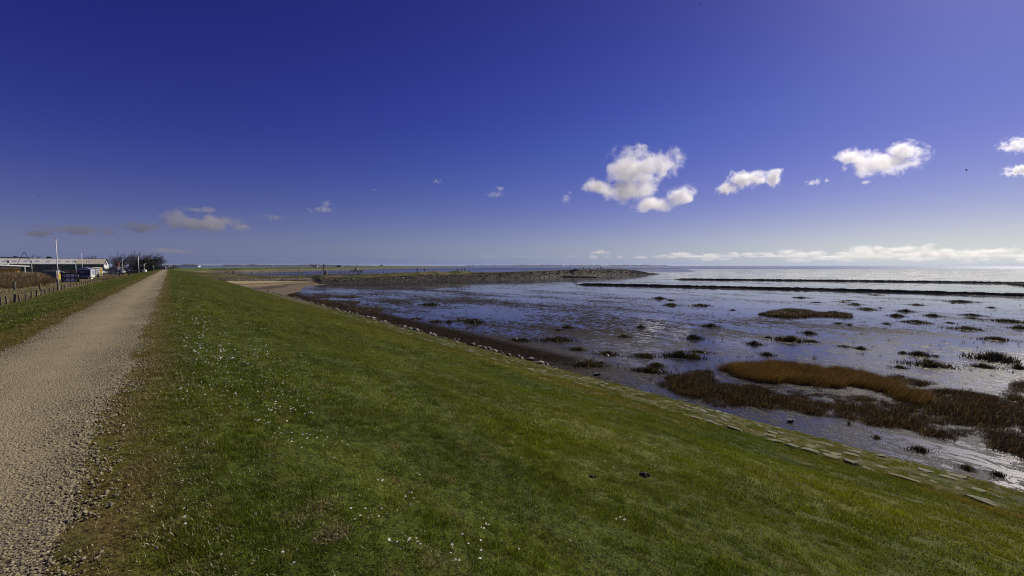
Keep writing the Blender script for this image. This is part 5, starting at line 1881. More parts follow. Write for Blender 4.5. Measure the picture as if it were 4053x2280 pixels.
# ---- half-timbered hut
kp = gp(276, 90)
e = empty('timbered_hut', 'black half-timbered hut with grey panels and barber-striped posts', 'hut', loc=kp, rz=facing(kp) + .02)
e.scale = (.77, 1, 1)
W2, H2 = 1.68, 1.95
MB().box(-W2 + .03, W2 - .03, .09, 1.6, .2, H2).build('wall', mat('light_grey_panel', col=(.80, .80, .82), rough=.5), e)
MB().box(-W2 - .02, W2 + .02, .0, 1.65, 0, .22).build('base_beam', M_darkw, e)
MB().box(-W2 - .02, W2 + .02, -.02, .12, .86, 1.04).build('middle_beam', M_darkw, e)
MB().box(-W2 - .02, W2 + .02, -.02, .12, 1.74, 1.98).build('top_beam', M_darkw, e)
for x0, x1 in ((-W2, -1.33), (-.92, -.8), (-.06, .06), (.76, .9), (1.33, W2)):
    MB().box(x0, x1, .0, .13, .22, 1.74).build('post', M_darkw, e)
for x0, x1 in ((-1.33, -1.18), (1.18, 1.33)):
    MB().box(x0, x1, .0, .13, 1.04, 1.74).build('post', M_darkw, e)
for sg in (-1, 1):
    m_ = MB()
    m_.add([(sg * 1.55, .05, .22), (sg * 1.40, .05, .22), (sg * .84, .05, .86), (sg * .98, .05, .86), (sg * 1.55, .15, .22), (sg * 1.40, .15, .22), (sg * .84, .15, .86), (sg * .98, .15, .86)],
           [(0, 1, 2, 3), (4, 7, 6, 5), (0, 4, 5, 1), (1, 5, 6, 2), (2, 6, 7, 3), (3, 7, 4, 0)])
    m_.build('brace', M_darkw, e)
    pst = MB().tube([(sg * 1.43, -.02, 1.02), (sg * 1.43, -.02, 1.76)], .085, 8).build('striped_post', M_cream, e, smooth=True)
    for k in range(5):
        z_ = 1.08 + k * .145
        MB().add([(sg * 1.43 - .1, -.125, z_), (sg * 1.43 + .1, -.125, z_ + .06), (sg * 1.43 + .1, -.125, z_ + .12), (sg * 1.43 - .1, -.125, z_ + .06),
                  (sg * 1.43 - .1, -.02, z_), (sg * 1.43 + .1, -.02, z_ + .06), (sg * 1.43 + .1, -.02, z_ + .12), (sg * 1.43 - .1, -.02, z_ + .06)],
                 [(0, 1, 2, 3), (0, 4, 5, 1), (1, 5, 6, 2), (2, 6, 7, 3), (3, 7, 4, 0)]).build('stripe', M_darkw, pst)
MB().prism([(-W2 - .32, 1.92), (0, 2.30), (W2 + .36, 1.92), (W2 + .36, 2.0), (0, 2.42), (-W2 - .32, 2.0)], 'y', -.28, 1.9).build('roof', M_darkw, e)
dn_ = MB()
for k in range(16):
    x = random.uniform(-.75, .85)
    dn_.tube([(x, random.uniform(-.2, .8), 2.32 + random.uniform(0, .08)), (x + random.uniform(-.7, .7), random.uniform(-.2, .8), 2.38 + random.uniform(0, .18))], .03, 4)
dn_.tube([(-.95, 0, 2.75), (.35, .1, 2.38)], .035, 4).tube([(-.7, .1, 2.72), (.5, .1, 2.4)], .03, 4)
o = dn_.build('driftwood', M_postw)
o.location, o.rotation_euler = e.location, e.rotation_euler
tag(o, 'heap of driftwood and rope lying on the black hut roof', 'driftwood')

# ---- blue trailer
tp = gp(330, 114)
e = empty('blue_trailer', 'dark blue sales trailer with a curved lilac roof and glazed end', 'trailer', loc=tp, rz=.32)
e.scale = (.64, 1, 1)
bluep = mat('navy_panel', col=(.012, .022, .10), rough=.35)
lil = mat('lilac_roof', col=(.22, .23, .40), rough=.4)
m_ = MB()
side = [(-2.2, .85), (2.1, .85), (2.15, 2.35), (-2.25, 2.35)]
m_.prism(side, 'y', -.0, 1.9)
m_.build('body', bluep, e, bevel=.03)
arc = [(-2.4 + 4.7 * i / 12, 2.38 + .48 * math.sin(math.pi * i / 12) ** .8) for i in range(13)]
MB().prism([(-2.4, 2.3)] + arc + [(2.3, 2.3)], 'y', -.12, 2.05).build('roof', lil, e)
MB().prism([(-2.35, 2.28), (-2.35, 2.36), (-1.3, 2.5), (0, 2.56), (1.3, 2.5), (2.25, 2.36), (2.25, 2.28)], 'y', -.2, -.13).build('roof_fascia', M_greyp, e)
MB().box(-2.2, 2.05, -.05, 1.95, .42, .86).build('skirt', mat('lilac_skirt', col=(.28, .28, .36), rough=.5), e, bevel=.02)
MB().box(-1.3, .2, -.07, -.04, .66, .72).build('vent_slot', M_blackp, e)
MB().add([(2.12, -.03, .5), (2.12, 1.95, .5), (2.3, 1.5, .42), (2.3, .3, .42), (2.2, -.03, 2.3), (2.2, 1.95, 2.3), (2.5, 1.5, 2.25), (2.5, .3, 2.25)],
         [(0, 1, 2, 3), (4, 7, 6, 5), (0, 3, 7, 4), (3, 2, 6, 7), (2, 1, 5, 6), (1, 0, 4, 5)]).build('front_nose', M_cream, e)
MB().add([(2.33, .42, .85), (2.33, 1.4, .75), (2.53, 1.4, 2.1), (2.53, .42, 2.1)], [(0, 1, 2, 3)]).build('window', mat('sky_glass', col=(.22, .30, .42), rough=.15), e)
MB().box(1.3, 2.0, .3, 1.2, .0, .42).build('support', M_cream, e)
MB().box(-1.9, -.9, .2, .5, 0, .42).box(-1.9, 1.2, .05, .1, .05, .42).build('chassis', M_blackp, e)
m_ = MB()
for k, x in enumerate([-1.0, -.82, -.66, -.48, -.3, -.12, .04]):
    m_.box(x, x + .1, -.02, -.008, 1.72, 1.86)
m_.box(-1.02, .16, -.02, -.008, 1.66, 1.69)
m_.build('lettering', M_white, e)
m_ = MB()
for k in range(4):
    m_.box(.45 + k * .2, .57 + k * .2, -.02, -.008, 1.62, 1.82)
m_.build('lettering', mat('dim_lettering', col=(.07, .08, .09), rough=.6), e)

# ---- white and yellow trailer
tp = gp(385.5, 131)
e = empty('box_trailer', 'white box trailer with two yellow bands and a white rear door', 'trailer', loc=tp, rz=facing(tp) + .42)
e.scale = (.82, 1, 1)
MB().box(-1.38, 1.38, 0, 4.5, .82, 2.86).build('body', M_white, e)
for x0, x1 in ((-1.26, -.78), (.74, 1.24)):
    MB().box(x0, x1, -.03, 0, .9, 2.78).build('yellow_band', M_yel, e)
dr = MB().box(-.58, .58, -.05, 0, .95, 2.78).build('door', M_cream, e)
MB().box(-.72, -.68, -.09, 0, .9, 2.8).build('lock_bar', M_steel, e)
MB().box(-.58, .58, -.08, -.05, 2.52, 2.62).build('hinge_bar', M_blackp, dr)
# looping lines and lettering printed on the door
m_ = MB()
for cx_, cz_, r0, a0, a1 in ((-.32, 1.85, .26, .3, 5.6), (.28, 2.1, .24, 2.9, 6.6), (.05, 1.95, .2, 3.4, 5.2)):
    m_.tube([(cx_ + r0 * math.cos(a), -.062, cz_ + r0 * .8 * math.sin(a)) for a in np.linspace(a0, a1, 10)], .022, 4)
m_.build('print', M_blackp, dr)
MB().box(-.36, -.22, -.06, -.05, 1.28, 1.34).box(-.12, .12, -.06, -.05, 1.28, 1.42).box(.2, .36, -.06, -.05, 1.28, 1.34).build('lettering', M_redp, dr)
MB().box(-1.3, 1.3, .1, 4.4, .62, .82).build('chassis', M_blackp, e)
MB().box(-1.25, -.3, -.06, .02, .42, .54).box(.5, 1.25, -.06, .02, .42, .54).build('bumper', M_white, e)
for x in (-1.15, 1.0):
    MB().tube([(x, 2.3, .38), (x + .18, 2.3, .38)], .38, 14).build('wheel', M_tyre, e)
MB().box(1.45, 2.3, .3, .36, 1.35, 1.75).build('side_sign', M_white, e)


# ---- cars
def car(p, rz, col, label, L=4.3, W=1.76, H=1.48, van=False, est=False):
    e = empty('car', label, 'van' if van else 'car', loc=p, rz=rz)
    pm = paint('car_paint', col)
    h = H / 1.48
    if van:
        bp = [(-L / 2, .35), (-L / 2, .95), (-L / 2 + .1, 1.0), (L / 2 - .9, 1.0), (L / 2 - .1, .85), (L / 2, .55), (L / 2, .35)]
        gh = [(-L / 2 + .02, .98), (-L / 2 + .1, H - .12), (-L / 2 + .35, H), (L / 2 - 2.0, H), (L / 2 - .95, .98)]
    else:
        bp = [(-L / 2, .35), (-L / 2, .72 * h), (-L / 2 + .18, .90 * h), (-L / 2 + .7, .95 * h), (L / 2 - 1.25, .95 * h), (L / 2 - .25, .74 * h), (L / 2, .58), (L / 2, .32)]
        gh = [(-L / 2 + (.1 if est else .35), .93 * h), (-L / 2 + (.35 if est else .95), H - .06), (-L / 2 + 1.3, H), (.3, H), (L / 2 - 1.3, .93 * h)]
    b = MB().prism(bp, 'y', -W / 2, W / 2).build('body', pm, e, bevel=.06, smooth=False)
    gb = MB().prism(gh, 'y', -W / 2 + .14, W / 2 - .14).build('cabin', pm, e, bevel=.05)
    cxg = sum(x for x, _ in gh) / len(gh)
    czg = sum(z for _, z in gh) / len(gh)
    gw = [((x - cxg) * .86 + cxg, (z - czg) * .72 + czg - .01) for x, z in gh]
    MB().prism(gw, 'y', -W / 2 + .125, W / 2 - .125).build('side_window', M_glass, e)
    x0, z0 = gh[-1]
    x1, z1 = gh[-2]
    MB().add([(x0 - .06 + .05, -W / 2 + .22, z0 + .04), (x0 - .01, W / 2 - .22, z0 + .04), (x1 + .07, W / 2 - .26, z1 - .06), (x1 + .07, -W / 2 + .26, z1 - .06)], [(0, 1, 2, 3)]).build('windscreen', M_glass, e)
    for x in (-L / 2 + .82, L / 2 - .85):
        for y in (-W / 2 + .0, W / 2 - .2):
            wh = MB().tube([(x, y - .01, .33), (x, y + .21, .33)], .33, 16).build('wheel', M_tyre, e)
            MB().tube([(x, y - .02 if y < 0 else y + .205, .33), (x, y if y < 0 else y + .225, .33)], .2, 12).build('rim', M_steel, wh)
    for y in (-W / 2 + .12, W / 2 - .42):
        MB().box(L / 2 - .12, L / 2 - .02, y, y + .3, .56, .70).build('headlight', M_white, e, bevel=.02)
        MB().box(-L / 2 - .01, -L / 2 + .06, y, y + .2, .62, .82).build('tail_light', M_redp, e)
    return e


carz = -1.25
car(gp(448, 146, carz), -.62, (.008, .008, .01), 'black car with a spare wheel behind the low brown reeds', est=True, H=1.62)
car(gp(473, 150, carz + .08), -.60, (.30, .31, .34), 'silver car, last one before the pale posts', H=1.48)
car(gp(465, 143, carz - .02), -.55, (.012, .014, .02), 'dark hatchback in front of the silver car', L=3.9, H=1.42)
car(gp(472, 160, carz + .1), -.5, (.62, .63, .62), 'white van between the red van and the silver car', L=5.0, H=2.05, van=True)
car(gp(470, 172, carz + .1), -.5, (.14, .008, .008), 'dark red van, tallest vehicle of the car park', L=5.6, H=2.55, W=1.95, van=True)
car(gp(508, 182, carz + .3), -.45, (.01, .01, .012), 'small black car right of the red van', L=4.0, H=1.5)
car(gp(417, 152, carz), -.6, (.25, .26, .28), 'grey car half hidden behind the yellow and white trailer')
car(gp(252, 126, LAND), -.65, (.01, .02, .05), 'dark blue car behind the black hut roof', H=1.5, est=True)
car(gp(283, 136, LAND), -.7, (.16, .01, .01), 'red pickup behind the black hut and blue trailer', L=4.9, H=1.85, van=True)
car(gp(112, 104, LAND), -.7, (.32, .33, .35), 'silver car half hidden by the tall reeds')
car(gp(2, 100, LAND), -.7, (.6, .6, .6), 'white car behind the reeds at the left edge')

# round life ring holder post near the black car
e = empty('round_sign', 'round grey sign on a post behind the low brown reeds', 'sign', loc=gp(445, 128), rz=facing(gp(445, 128)))
MB().tube([(0, 0, 0), (0, 0, 1.7)], .04, 6).build('post', M_steel, e)
MB().tube([(0, -.04, 1.95), (0, 0, 1.95)], .3, 16).build('plate', M_greyp, e)

# ---- end of the path: boards, bench rails, bollards
for px, D, w_, h_, z0, mt_, lab in ((674, 193, 1.5, .95, .55, M_cream, 'white information board at the far end of the path'), (647, 196, .95, .6, 1.15, M_cream, 'smaller white board on posts at the end of the path')):
    p = gp(px, D, -.1)
    e = empty('information_board', lab, 'board', loc=p, rz=facing(p) + .2)
    pn = MB().box(-w_ / 2, w_ / 2, -.03, .03, z0 + .3, z0 + .3 + h_).build('panel', mt_, e)
    MB().box(w_ * .05, w_ * .42, -.04, -.03, z0 + .38, z0 + .2 + h_).build('map_print', mat('pale_blue_print', col=(.35, .48, .60)), pn)
    for x in (-w_ / 2 + .05, w_ / 2 - .05):
        MB().box(x - .05, x + .05, -.05, .05, -.2, z0 + .3 + h_).build('post', M_wood, e)
e = empty('wooden_barrier', 'dark wooden barrier rails across the far end of the path', 'barrier', loc=gp(655, 191, -.05), rz=.35)
for x in (-3.4, -2.2, -.9, .4, 1.7, 2.9):
    MB().box(x - .09, x + .09, -.09, .09, -.2, 1.12).build('post', M_darkw, e)
for z_ in (.35, .8):
    MB().box(-3.4, 2.9, -.05, .05, z_, z_ + .16).build('rail', M_wood, e)
for px, py, D, lab in ((679, 1068, 178, 'thin white stake right of the information board'), (690, 1068, 168, 'short white stake on the grass right of the path end'), (714, 1071, 175, 'tiny white stake farther right on the grass')):
    p = hit(px, py)
    tag(MB().tube([(0, 0, -.1), (0, 0, .6 if px < 700 else .3)], .05, 5).build('stake', M_cream, loc=p), lab, 'stake')
e = empty('blue_hut', 'small blue hut beyond the end of the path', 'hut', loc=gp(628, 230, -1.8), rz=.3)
MB().box(-2.6, 2.6, 0, 3, 0, 2.2).build('wall', mat('blue_wall', col=(.06, .09, .24), rough=.6), e)
MB().prism([(-2.8, 2.15), (2.8, 2.15), (2.4, 3.0), (-2.4, 3.0)], 'y', -.2, 3.2).build('roof', M_greyp, e)
MB().box(-.5, .5, -.03, 0, .1, 1.9).build('door', M_blackp, e)
e = empty('statue', 'pale figure shaped sculpture beside the path end', 'sculpture', loc=gp(607.5, 178, -.35))
MB().tube([(0, 0, 0), (.05, 0, .8), (-.05, 0, 1.5), (0, 0, 2.0)], .16, 7, .06).build('figure', M_steel, e, smooth=True)


# ================================================================ HARBOUR
e = empty('jetty', 'long weathered wooden jetty of many piles in the harbour', 'jetty')
xs_px = [836, 856, 868, 891, 913, 930, 960, 974, 999, 1005, 1011, 1026, 1033, 1056, 1062, 1067, 1072, 1080, 1088, 1097, 1103, 1111, 1123, 1126, 1132, 1145, 1149, 1157, 1170, 1182, 1188, 1193, 1198, 1214, 1221, 1235, 1244, 1256, 1268,
         1301, 1306, 1313, 1322, 1329, 1340, 1344, 1352, 1358, 1364, 1371, 1379, 1386, 1394, 1397, 1405, 1411, 1419, 1422, 1430, 1436, 1445, 1454, 1461, 1470, 1476, 1484, 1497, 1508, 1521, 1531, 1543, 1557, 1564, 1573]
pil = []
for k in range(4):
    m_ = MB().tube([(0, 0, -.6), (.03, 0, 1.4), (.0, .02, 2.6)], .17, 7, .14)
    me = pydata('pile', m_.v, m_.f)
    me.materials.append(M_pile)
    pil.append(me)
capm = pydata('pile_cap', *(lambda m_: (m_.v, m_.f))(MB().tube([(0, 0, 2.58), (0, 0, 2.68)], .18, 7)))
capm.materials.append(M_cream)
for i, px in enumerate(xs_px):
    D = 214 + (px - 850) * .028 + (i % 3) * 2.2
    o = link('pile', pil[i % 4], parent=e, loc=gp(px, D, -4.35))
    hh = random.uniform(.85, 1.12) * np.interp(px, [836, 960, 1200, 1500, 1580], [.78, .95, 1.12, 1.18, 1.3])
    o.scale = (1, 1, hh)
    link('pile_cap', capm, parent=o)
a, b_ = gp(1100, 222, -2.9), gp(1500, 234, -2.9)
for px in range(1060, 1500, 44):
    a, b_ = gp(px, 222 + (px - 1100) * .03, -2.95), gp(px + 43, 222 + (px - 1057) * .03, -2.95)
    d_ = (b_ - a)
    MB().box(0, d_.length, -.6, .6, 0, .2).build('deck', M_wood, e, loc=a, rz=math.atan2(d_.y, d_.x))
for px in range(1080, 1500, 70):
    a, b_ = gp(px, 221 + (px - 1100) * .03, -1.85), gp(px + 66, 221 + (px - 1034) * .03, -1.85)
    d_ = (b_ - a)
    MB().box(0, d_.length, -.04, .04, 0, .09).build('handrail', M_wood, e, loc=a, rz=math.atan2(d_.y, d_.x))
# masts
e = empty('harbour_mast', 'tall pale wooden mast standing in the harbour', 'mast', loc=gp(1184, 222, -4.4))
MB().tube([(0, 0, 0), (0, 0, 6.2)], .2, 8, .13).build('pole', M_pile, e)
MB().box(-.12, .12, -.1, .1, 6.2, 6.5).build('lantern', M_cream, e)
e = empty('derrick', 'dark harbour derrick with a slanting stay and thick post', 'crane', loc=gp(1281, 222, -4.4))
MB().tube([(0, 0, 0), (0, 0, 6.7)], .17, 8, .13).tube([(.35, 0, 0), (.3, 0, 6.3)], .11, 6).build('post', M_wood, e)
MB().tube([(-1.9, 0, 2.4), (-.1, 0, 6.3)], .05, 4).tube([(-1.3, 0, 2.3), (-.1, 0, 4.2)], .04, 4).build('stay', M_blackp, e)
MB().box(-.25, .5, -.2, .2, 6.6, 6.9).build('head', M_blackp, e)
MB().box(.55, 1.5, -.4, .4, 0, 3.3).build('winch_house', M_wood, e)
for px, lab in ((1061, 'slim pole with a red and white top at the left of the jetty'), (1200, 'slim pole with a red and white top right of the tall mast'), (1384, 'slim pole with a gull on top in the right part of the jetty'), (1454, 'slim tall pole with a white top near the turf bank')):
    e = empty('channel_marker', lab, 'marker', loc=gp(px, 219, -4.4))
    MB().tube([(0, 0, 0), (0, 0, 3.55)], .09, 6).build('pole', M_wood, e)
    MB().tube([(0, 0, 3.5), (0, 0, 3.75)], .14, 6, .08).build('top', M_white, e)
    MB().tube([(0, 0, 3.3), (0, 0, 3.5)], .11, 6).build('red_band', M_redp, e)
e = empty('red_beacon', 'red and white beacon post at the left end of the harbour', 'beacon', loc=gp(898.5, 232, -4.3))
MB().tube([(0, 0, 0), (0, 0, 3.9)], .11, 6).build('pole', M_redp, e)
MB().box(-.35, .35, -.1, .1, 3.9, 4.35).build('light_box', M_white, e)
e = empty('dark_post', 'thick dark post with a crossarm left of the piles', 'post', loc=gp(922, 236, -4.3))
MB().box(-.22, .22, -.2, .2, 0, 3.0).box(-.22, .6, -.1, .1, 2.8, 3.0).build('post', M_darkw, e)

# fishing cutter
p = gp(1410, 446, -4.3)
e = empty('fishing_cutter', 'small pale fishing cutter with raised booms moored below the far dike', 'boat', loc=p, rz=.1)
L_ = 6.6
hul = []
for x, hwid, zk, zt in ((-L_, 1.0, .3, 1.15), (-L_ * .6, 1.7, 0, 1.1), (0, 1.9, -.1, 1.15), (L_ * .6, 1.5, 0, 1.5), (L_ * .9, .6, .3, 1.95), (L_ * 1.0, .05, .9, 2.15)):
    hul.append([(x, -hwid, zt), (x, -hwid * .8, zk + .4), (x, 0, zk - .2), (x, hwid * .8, zk + .4), (x, hwid, zt)])
P = np.array(hul)
link('hull', grid_mesh('hull', P, True), mat('pale_hull', col=(.42, .38, .30), rough=.5), e)
MB().add([(a[0][0], a[0][1], a[0][2] - .05) for a in hul] + [(a[4][0], a[4][1], a[4][2] - .05) for a in hul], [(i, i + 1, i + 7, i + 6) for i in range(5)]).build('deck', M_wood, e)
MB().box(-1.2, 1.0, -1.1, 1.1, 1.1, 3.2).build('wheelhouse', M_greyp, e, bevel=.05)
MB().box(-1.1, .9, -1.13, -1.1, 2.2, 2.8).build('window', M_glass, e)
MB().tube([(.4, 0, 1.2), (.4, 0, 7.4)], .16, 6, .1).build('mast', M_blackp, e)
MB().tube([(0, -.2, 2.0), (-9.5, -1, 6.3)], .08, 4).tube([(-2, 0, 1.3), (-1.2, 0, 4.6)], .08, 4).build('boom', M_postw, e)
MB().box(.2, .8, -.2, .2, 7.1, 7.6).build('lamp', M_white, e)
MB().box(-5.5, -2.4, -1.0, 1.0, 3.1, 3.2).build('canopy', M_cream, e)
for x in (-5.4, -2.5):
    MB().box(x, x + .1, -.9, -.8, 1.1, 3.1).build('canopy_post', M_blackp, e)

# small buildings on the far dike and coast
for px, py, D, w_, h_, mt_, nm, lab in ((1340, 1055.8, 620, 5.2, 1.9, M_darkw, 'shed', 'dark shed with a white side on the far dike'), (1244, 1056.5, 600, 8, 1.8, M_white, 'boat_shed', 'small white boat or shed on the far dike'),
                                       (746, 1055.8, 2000, 84, 4.2, M_white, 'long_building', 'long white building on the far shore left of the harbour'), (1510, 1052.6, 1900, 12, 3.5, M_darkw, 'shed', 'tiny dark hut on the horizon at the middle')):
    p = atd(px, py, D)
    e = empty(nm, lab, 'building', loc=p - Vector((0, 0, .4)))
    MB().box(-w_ / 2, w_ / 2, 0, w_ * .2, 0, h_).build('wall', mt_, e)
    MB().prism([(-w_ / 2 - .4, h_), (w_ / 2 + .4, h_), (w_ / 2 - .5, h_ + h_ * .25), (-w_ / 2 + .5, h_ + h_ * .25)], 'y', -.4, w_ * .2 + .4).build('roof', M_greyp if mt_ is M_white else M_darkw, e)
    if nm == 'shed' and px == 1340:
        MB().box(w_ / 2 + .1, w_ / 2 + 2.2, 0, 1, 0, 1.3).build('annexe', M_white, e)
e = empty('water_tower', 'red brick water tower above the distant wooded ridge', 'tower', loc=gp(758, 4100, -4.2))
MB().tube([(0, 0, 0), (0, 0, 17)], 5.2, 12, 5.2).build('shaft', mat('brick_red', col=(.30, .10, .07)), e)
MB().tube([(0, 0, 17), (0, 0, 22), (0, 0, 24.5)], 6.4, 12, 4.).build('tank', bpy.data.materials['brick_red'], e)
e = empty('radio_mast', 'hair thin radio mast on the distant coast', 'mast', loc=gp(2278, 6400, -4.2))
MB().tube([(0, 0, 0), (0, 0, 46)], .9, 4, .5).build('lattice', M_steel, e)


# ================================================================ PEOPLE
def skin_obj(name, pts, edges, radii, root, mt, parent):
    me = bpy.data.meshes.new(name)
    me.from_pydata([tuple(p) for p in pts], edges, [])
    o = link(name, me, mt, parent)
    o.modifiers.new('skin', 'SKIN')
    sk = me.skin_vertices[0].data
    for i, r_ in enumerate(radii):
        sk[i].radius = r_ if isinstance(r_, tuple) else (r_, r_)
        sk[i].use_root = (i == root)
    md = o.modifiers.new('smooth', 'SUBSURF')
    md.levels = md.render_levels = 1
    return o


def person(p, rz, label, jacket, trousers, pose='stand', h=1.74, hair=(.05, .03, .02)):
    e = empty('person', label, 'person', loc=p, rz=rz)
    e.scale = (h / 1.74,) * 3
    j = {'pelvis': (0, 0, .95), 'waist': (0, 0, 1.1), 'chest': (0, 0, 1.32), 'neck': (0, 0, 1.48), 'head': (0, -.01, 1.58), 'crown': (0, 0, 1.70),
         'shl': (-.19, 0, 1.41), 'ell': (-.25, .02, 1.13), 'hal': (-.25, -.06, .88), 'shr': (.19, 0, 1.41), 'elr': (.25, .02, 1.13), 'har': (.25, -.06, .88),
         'hpl': (-.10, 0, .9), 'knl': (-.11, -.02, .49), 'anl': (-.11, .02, .09), 'tol': (-.12, -.15, .03), 'hpr': (.10, 0, .9), 'knr': (.11, -.02, .49), 'anr': (.11, .02, .09), 'tor': (.12, -.15, .03)}
    if pose == 'walk':
        j.update(knl=(-.11, -.22, .52), anl=(-.11, -.28, .12), tol=(-.11, -.44, .08), knr=(.11, .12, .5), anr=(.11, .38, .16), tor=(.11, .26, .04), ell=(-.25, .14, 1.14), hal=(-.24, .16, .9), elr=(.25, -.1, 1.15), har=(.24, -.28, .98))
    if pose in ('sit', 'crouch'):
        dz = .52 if pose == 'sit' else .62
        for k in ('pelvis', 'waist', 'chest', 'neck', 'head', 'crown', 'shl', 'ell', 'hal', 'shr', 'elr', 'har', 'hpl', 'hpr'):
            x, y, z = j[k]
            lean_ = (z - .95) * (.25 if pose == 'sit' else .6)
            j[k] = (x, y - lean_, z - dz)
        kz = .48 if pose == 'sit' else .5
        j.update(knl=(-.14, -.42, kz), knr=(.14, -.42, kz), anl=(-.13, -.40, .09), anr=(.13, -.40, .09), tol=(-.13, -.56, .03), tor=(.13, -.56, .03), hal=(-.12, -.42, kz + .08), har=(.12, -.42, kz + .08), ell=(-.25, -.16, .62), elr=(.25, -.16, .62))
    nm = list(j)
    ix = {k: i for i, k in enumerate(nm)}
    ed = [('pelvis', 'waist'), ('waist', 'chest'), ('chest', 'neck'), ('neck', 'head'), ('head', 'crown'), ('chest', 'shl'), ('shl', 'ell'), ('ell', 'hal'), ('chest', 'shr'), ('shr', 'elr'), ('elr', 'har'),
          ('pelvis', 'hpl'), ('hpl', 'knl'), ('knl', 'anl'), ('anl', 'tol'), ('pelvis', 'hpr'), ('hpr', 'knr'), ('knr', 'anr'), ('anr', 'tor')]
    R0 = dict(pelvis=(.14, .10), waist=(.12, .09), chest=(.15, .11), neck=.055, head=(.085, .10), crown=.06, shl=.06, shr=.06, ell=.042, elr=.042, hal=.035, har=.035, hpl=.085, hpr=.085, knl=.058, knr=.058, anl=.042, anr=.042, tol=.035, tor=.035)
    skin_obj('body', [j[k] for k in nm], [(ix[a], ix[b]) for a, b in ed], [R0[k] for k in nm], 0, M_skin, e)

    def sub(name, keys, eds, grow_, mt, root=0):
        iy = {k: i for i, k in enumerate(keys)}
        rr = [tuple(q + grow_ for q in R0[k]) if isinstance(R0[k], tuple) else (R0[k] + grow_,) * 2 for k in keys]
        skin_obj(name, [j[k] for k in keys], [(iy[a], iy[b]) for a, b in eds], rr, root, mt, e)
    sub('jacket', ['chest', 'waist', 'pelvis', 'shl', 'ell', 'hal', 'shr', 'elr', 'har', 'neck'], [('chest', 'waist'), ('waist', 'pelvis'), ('chest', 'shl'), ('shl', 'ell'), ('ell', 'hal'), ('chest', 'shr'), ('shr', 'elr'), ('elr', 'har'), ('chest', 'neck')], .03, paint('jacket_cloth', jacket))
    sub('trousers', ['pelvis', 'hpl', 'knl', 'anl', 'hpr', 'knr', 'anr'], [('pelvis', 'hpl'), ('hpl', 'knl'), ('knl', 'anl'), ('pelvis', 'hpr'), ('hpr', 'knr'), ('knr', 'anr')], .022, paint('trouser_cloth', trousers))
    sub('shoes', ['anl', 'tol'], [('anl', 'tol')], .012, M_blackp)
    sub('shoes', ['anr', 'tor'], [('anr', 'tor')], .012, M_blackp)
    hd, cr = Vector(j['head']), Vector(j['crown'])
    bm = bmesh.new()
    bmesh.ops.create_icosphere(bm, subdivisions=2, radius=.108)
    bmesh.ops.delete(bm, geom=[v for v in bm.verts if v.co.y < -.03 and v.co.z < .03 or v.co.z < -.07], context='VERTS')
    me = bpy.data.meshes.new('hair')
    bm.to_mesh(me)
    bm.free()
    link('hair', me, paint('hair', hair), e, loc=(hd + cr) / 2 + Vector((0, .012, .012)))
    return e


BLK, GRY, NAV, RED, WHT, GRN, BRN = (.012,) * 3, (.12, .12, .13), (.02, .03, .09), (.38, .03, .05), (.6, .6, .62), (.06, .42, .04), (.10, .07, .05)


def on(px, py, D):
    return atd(px, py, D)


person(on(1270, 1111, 166), 2.6, 'person in black with a pale hat walking over the stones above the beach', BLK, BLK, 'walk', 1.78, (.5, .5, .5))
person(on(1371, 1106.5, 160), 2.2, 'person in a dark coat walking on the stones right of the beach', BLK, BRN, 'walk', 1.7, (.4, .4, .4))
person(on(1325, 1113, 158), .6, 'person in blue crouching among the stones near the mud', NAV, GRY, 'crouch')
person(on(1348, 1119, 151), -.4, 'person in grey crouching at the edge of the mud', (.2, .24, .28), NAV, 'crouch')
person(on(1430, 1089.6, 172), 1.0, 'person in bright green trousers standing on the turf bank', BLK, GRN, 'stand', 1.74)
person(on(1421, 1091, 170), .4, 'person in black sitting on the turf left of the green trousers', BLK, BLK, 'sit')
person(on(1519, 1083.5, 176), .3, 'person in a white top sitting at the turf edge by the jetty', WHT, GRY, 'sit')
person(on(1680, 1075.5, 192), .2, 'person in a red jacket sitting on the first turf hump', RED, BLK, 'sit', 1.9)
person(on(1654, 1091, 182), .5, 'person in dark clothes standing on the stones below the red jacket', BRN, GRY, 'stand')
person(on(1652, 1076.5, 196), .1, 'person in a white cap standing behind the dunes left of the red jacket', GRY, BLK, 'stand', 1.7, (.7, .7, .7))
person(on(1696, 1093.5, 184), .5, 'person sitting low on the stone slope in the middle of the dunes', (.2, .1, .1), BLK, 'sit')
person(on(1810, 1075, 200), .3, 'person in black sitting on the crown, left of three', BLK, BLK, 'sit', 1.8)
person(on(1826, 1072.5, 201), .2, 'person in a pale cap sitting highest on the turf crown', GRY, BLK, 'sit', 1.85, (.6, .6, .6))
person(on(1839, 1074, 201), 1.2, 'person in black standing at the right end of the turf humps', BLK, BLK, 'stand', 1.5)
person(on(1857, 1080.5, 203), 1.3, 'person in black stepping down where the turf ends', BLK, BLK, 'walk', 1.72)
person(on(1733, 1090, 186), .3, 'person in dark clothes sitting on the slope right of the middle', BLK, GRN, 'sit')
person(on(2310, 1066.8, 262), .2, 'person standing alone on the outer breakwater crown, tallest there', BLK, BLK, 'stand', 1.75)
person(on(2332, 1066.4, 264), .2, 'person sitting on the outer breakwater, right of the standing one', BLK, NAV, 'sit', 1.7)
person(on(2366, 1066.6, 268), 1.0, 'person in the far group on the outer breakwater, left of three', BLK, BLK, 'sit', 1.9)
person(on(2377, 1066.4, 269), .6, 'person in the far group on the outer breakwater, middle of three', GRY, BLK, 'stand', 1.72)
person(on(2382.5, 1066.4, 271), .2, 'person in the far group on the outer breakwater, right of three', BLK, GRY, 'stand', 1.6)
person(gp(606, 176, -.05), .3, 'person in a yellow-green jacket standing beside the pale sculpture', (.4, .5, .12), BLK, 'stand', 1.72)
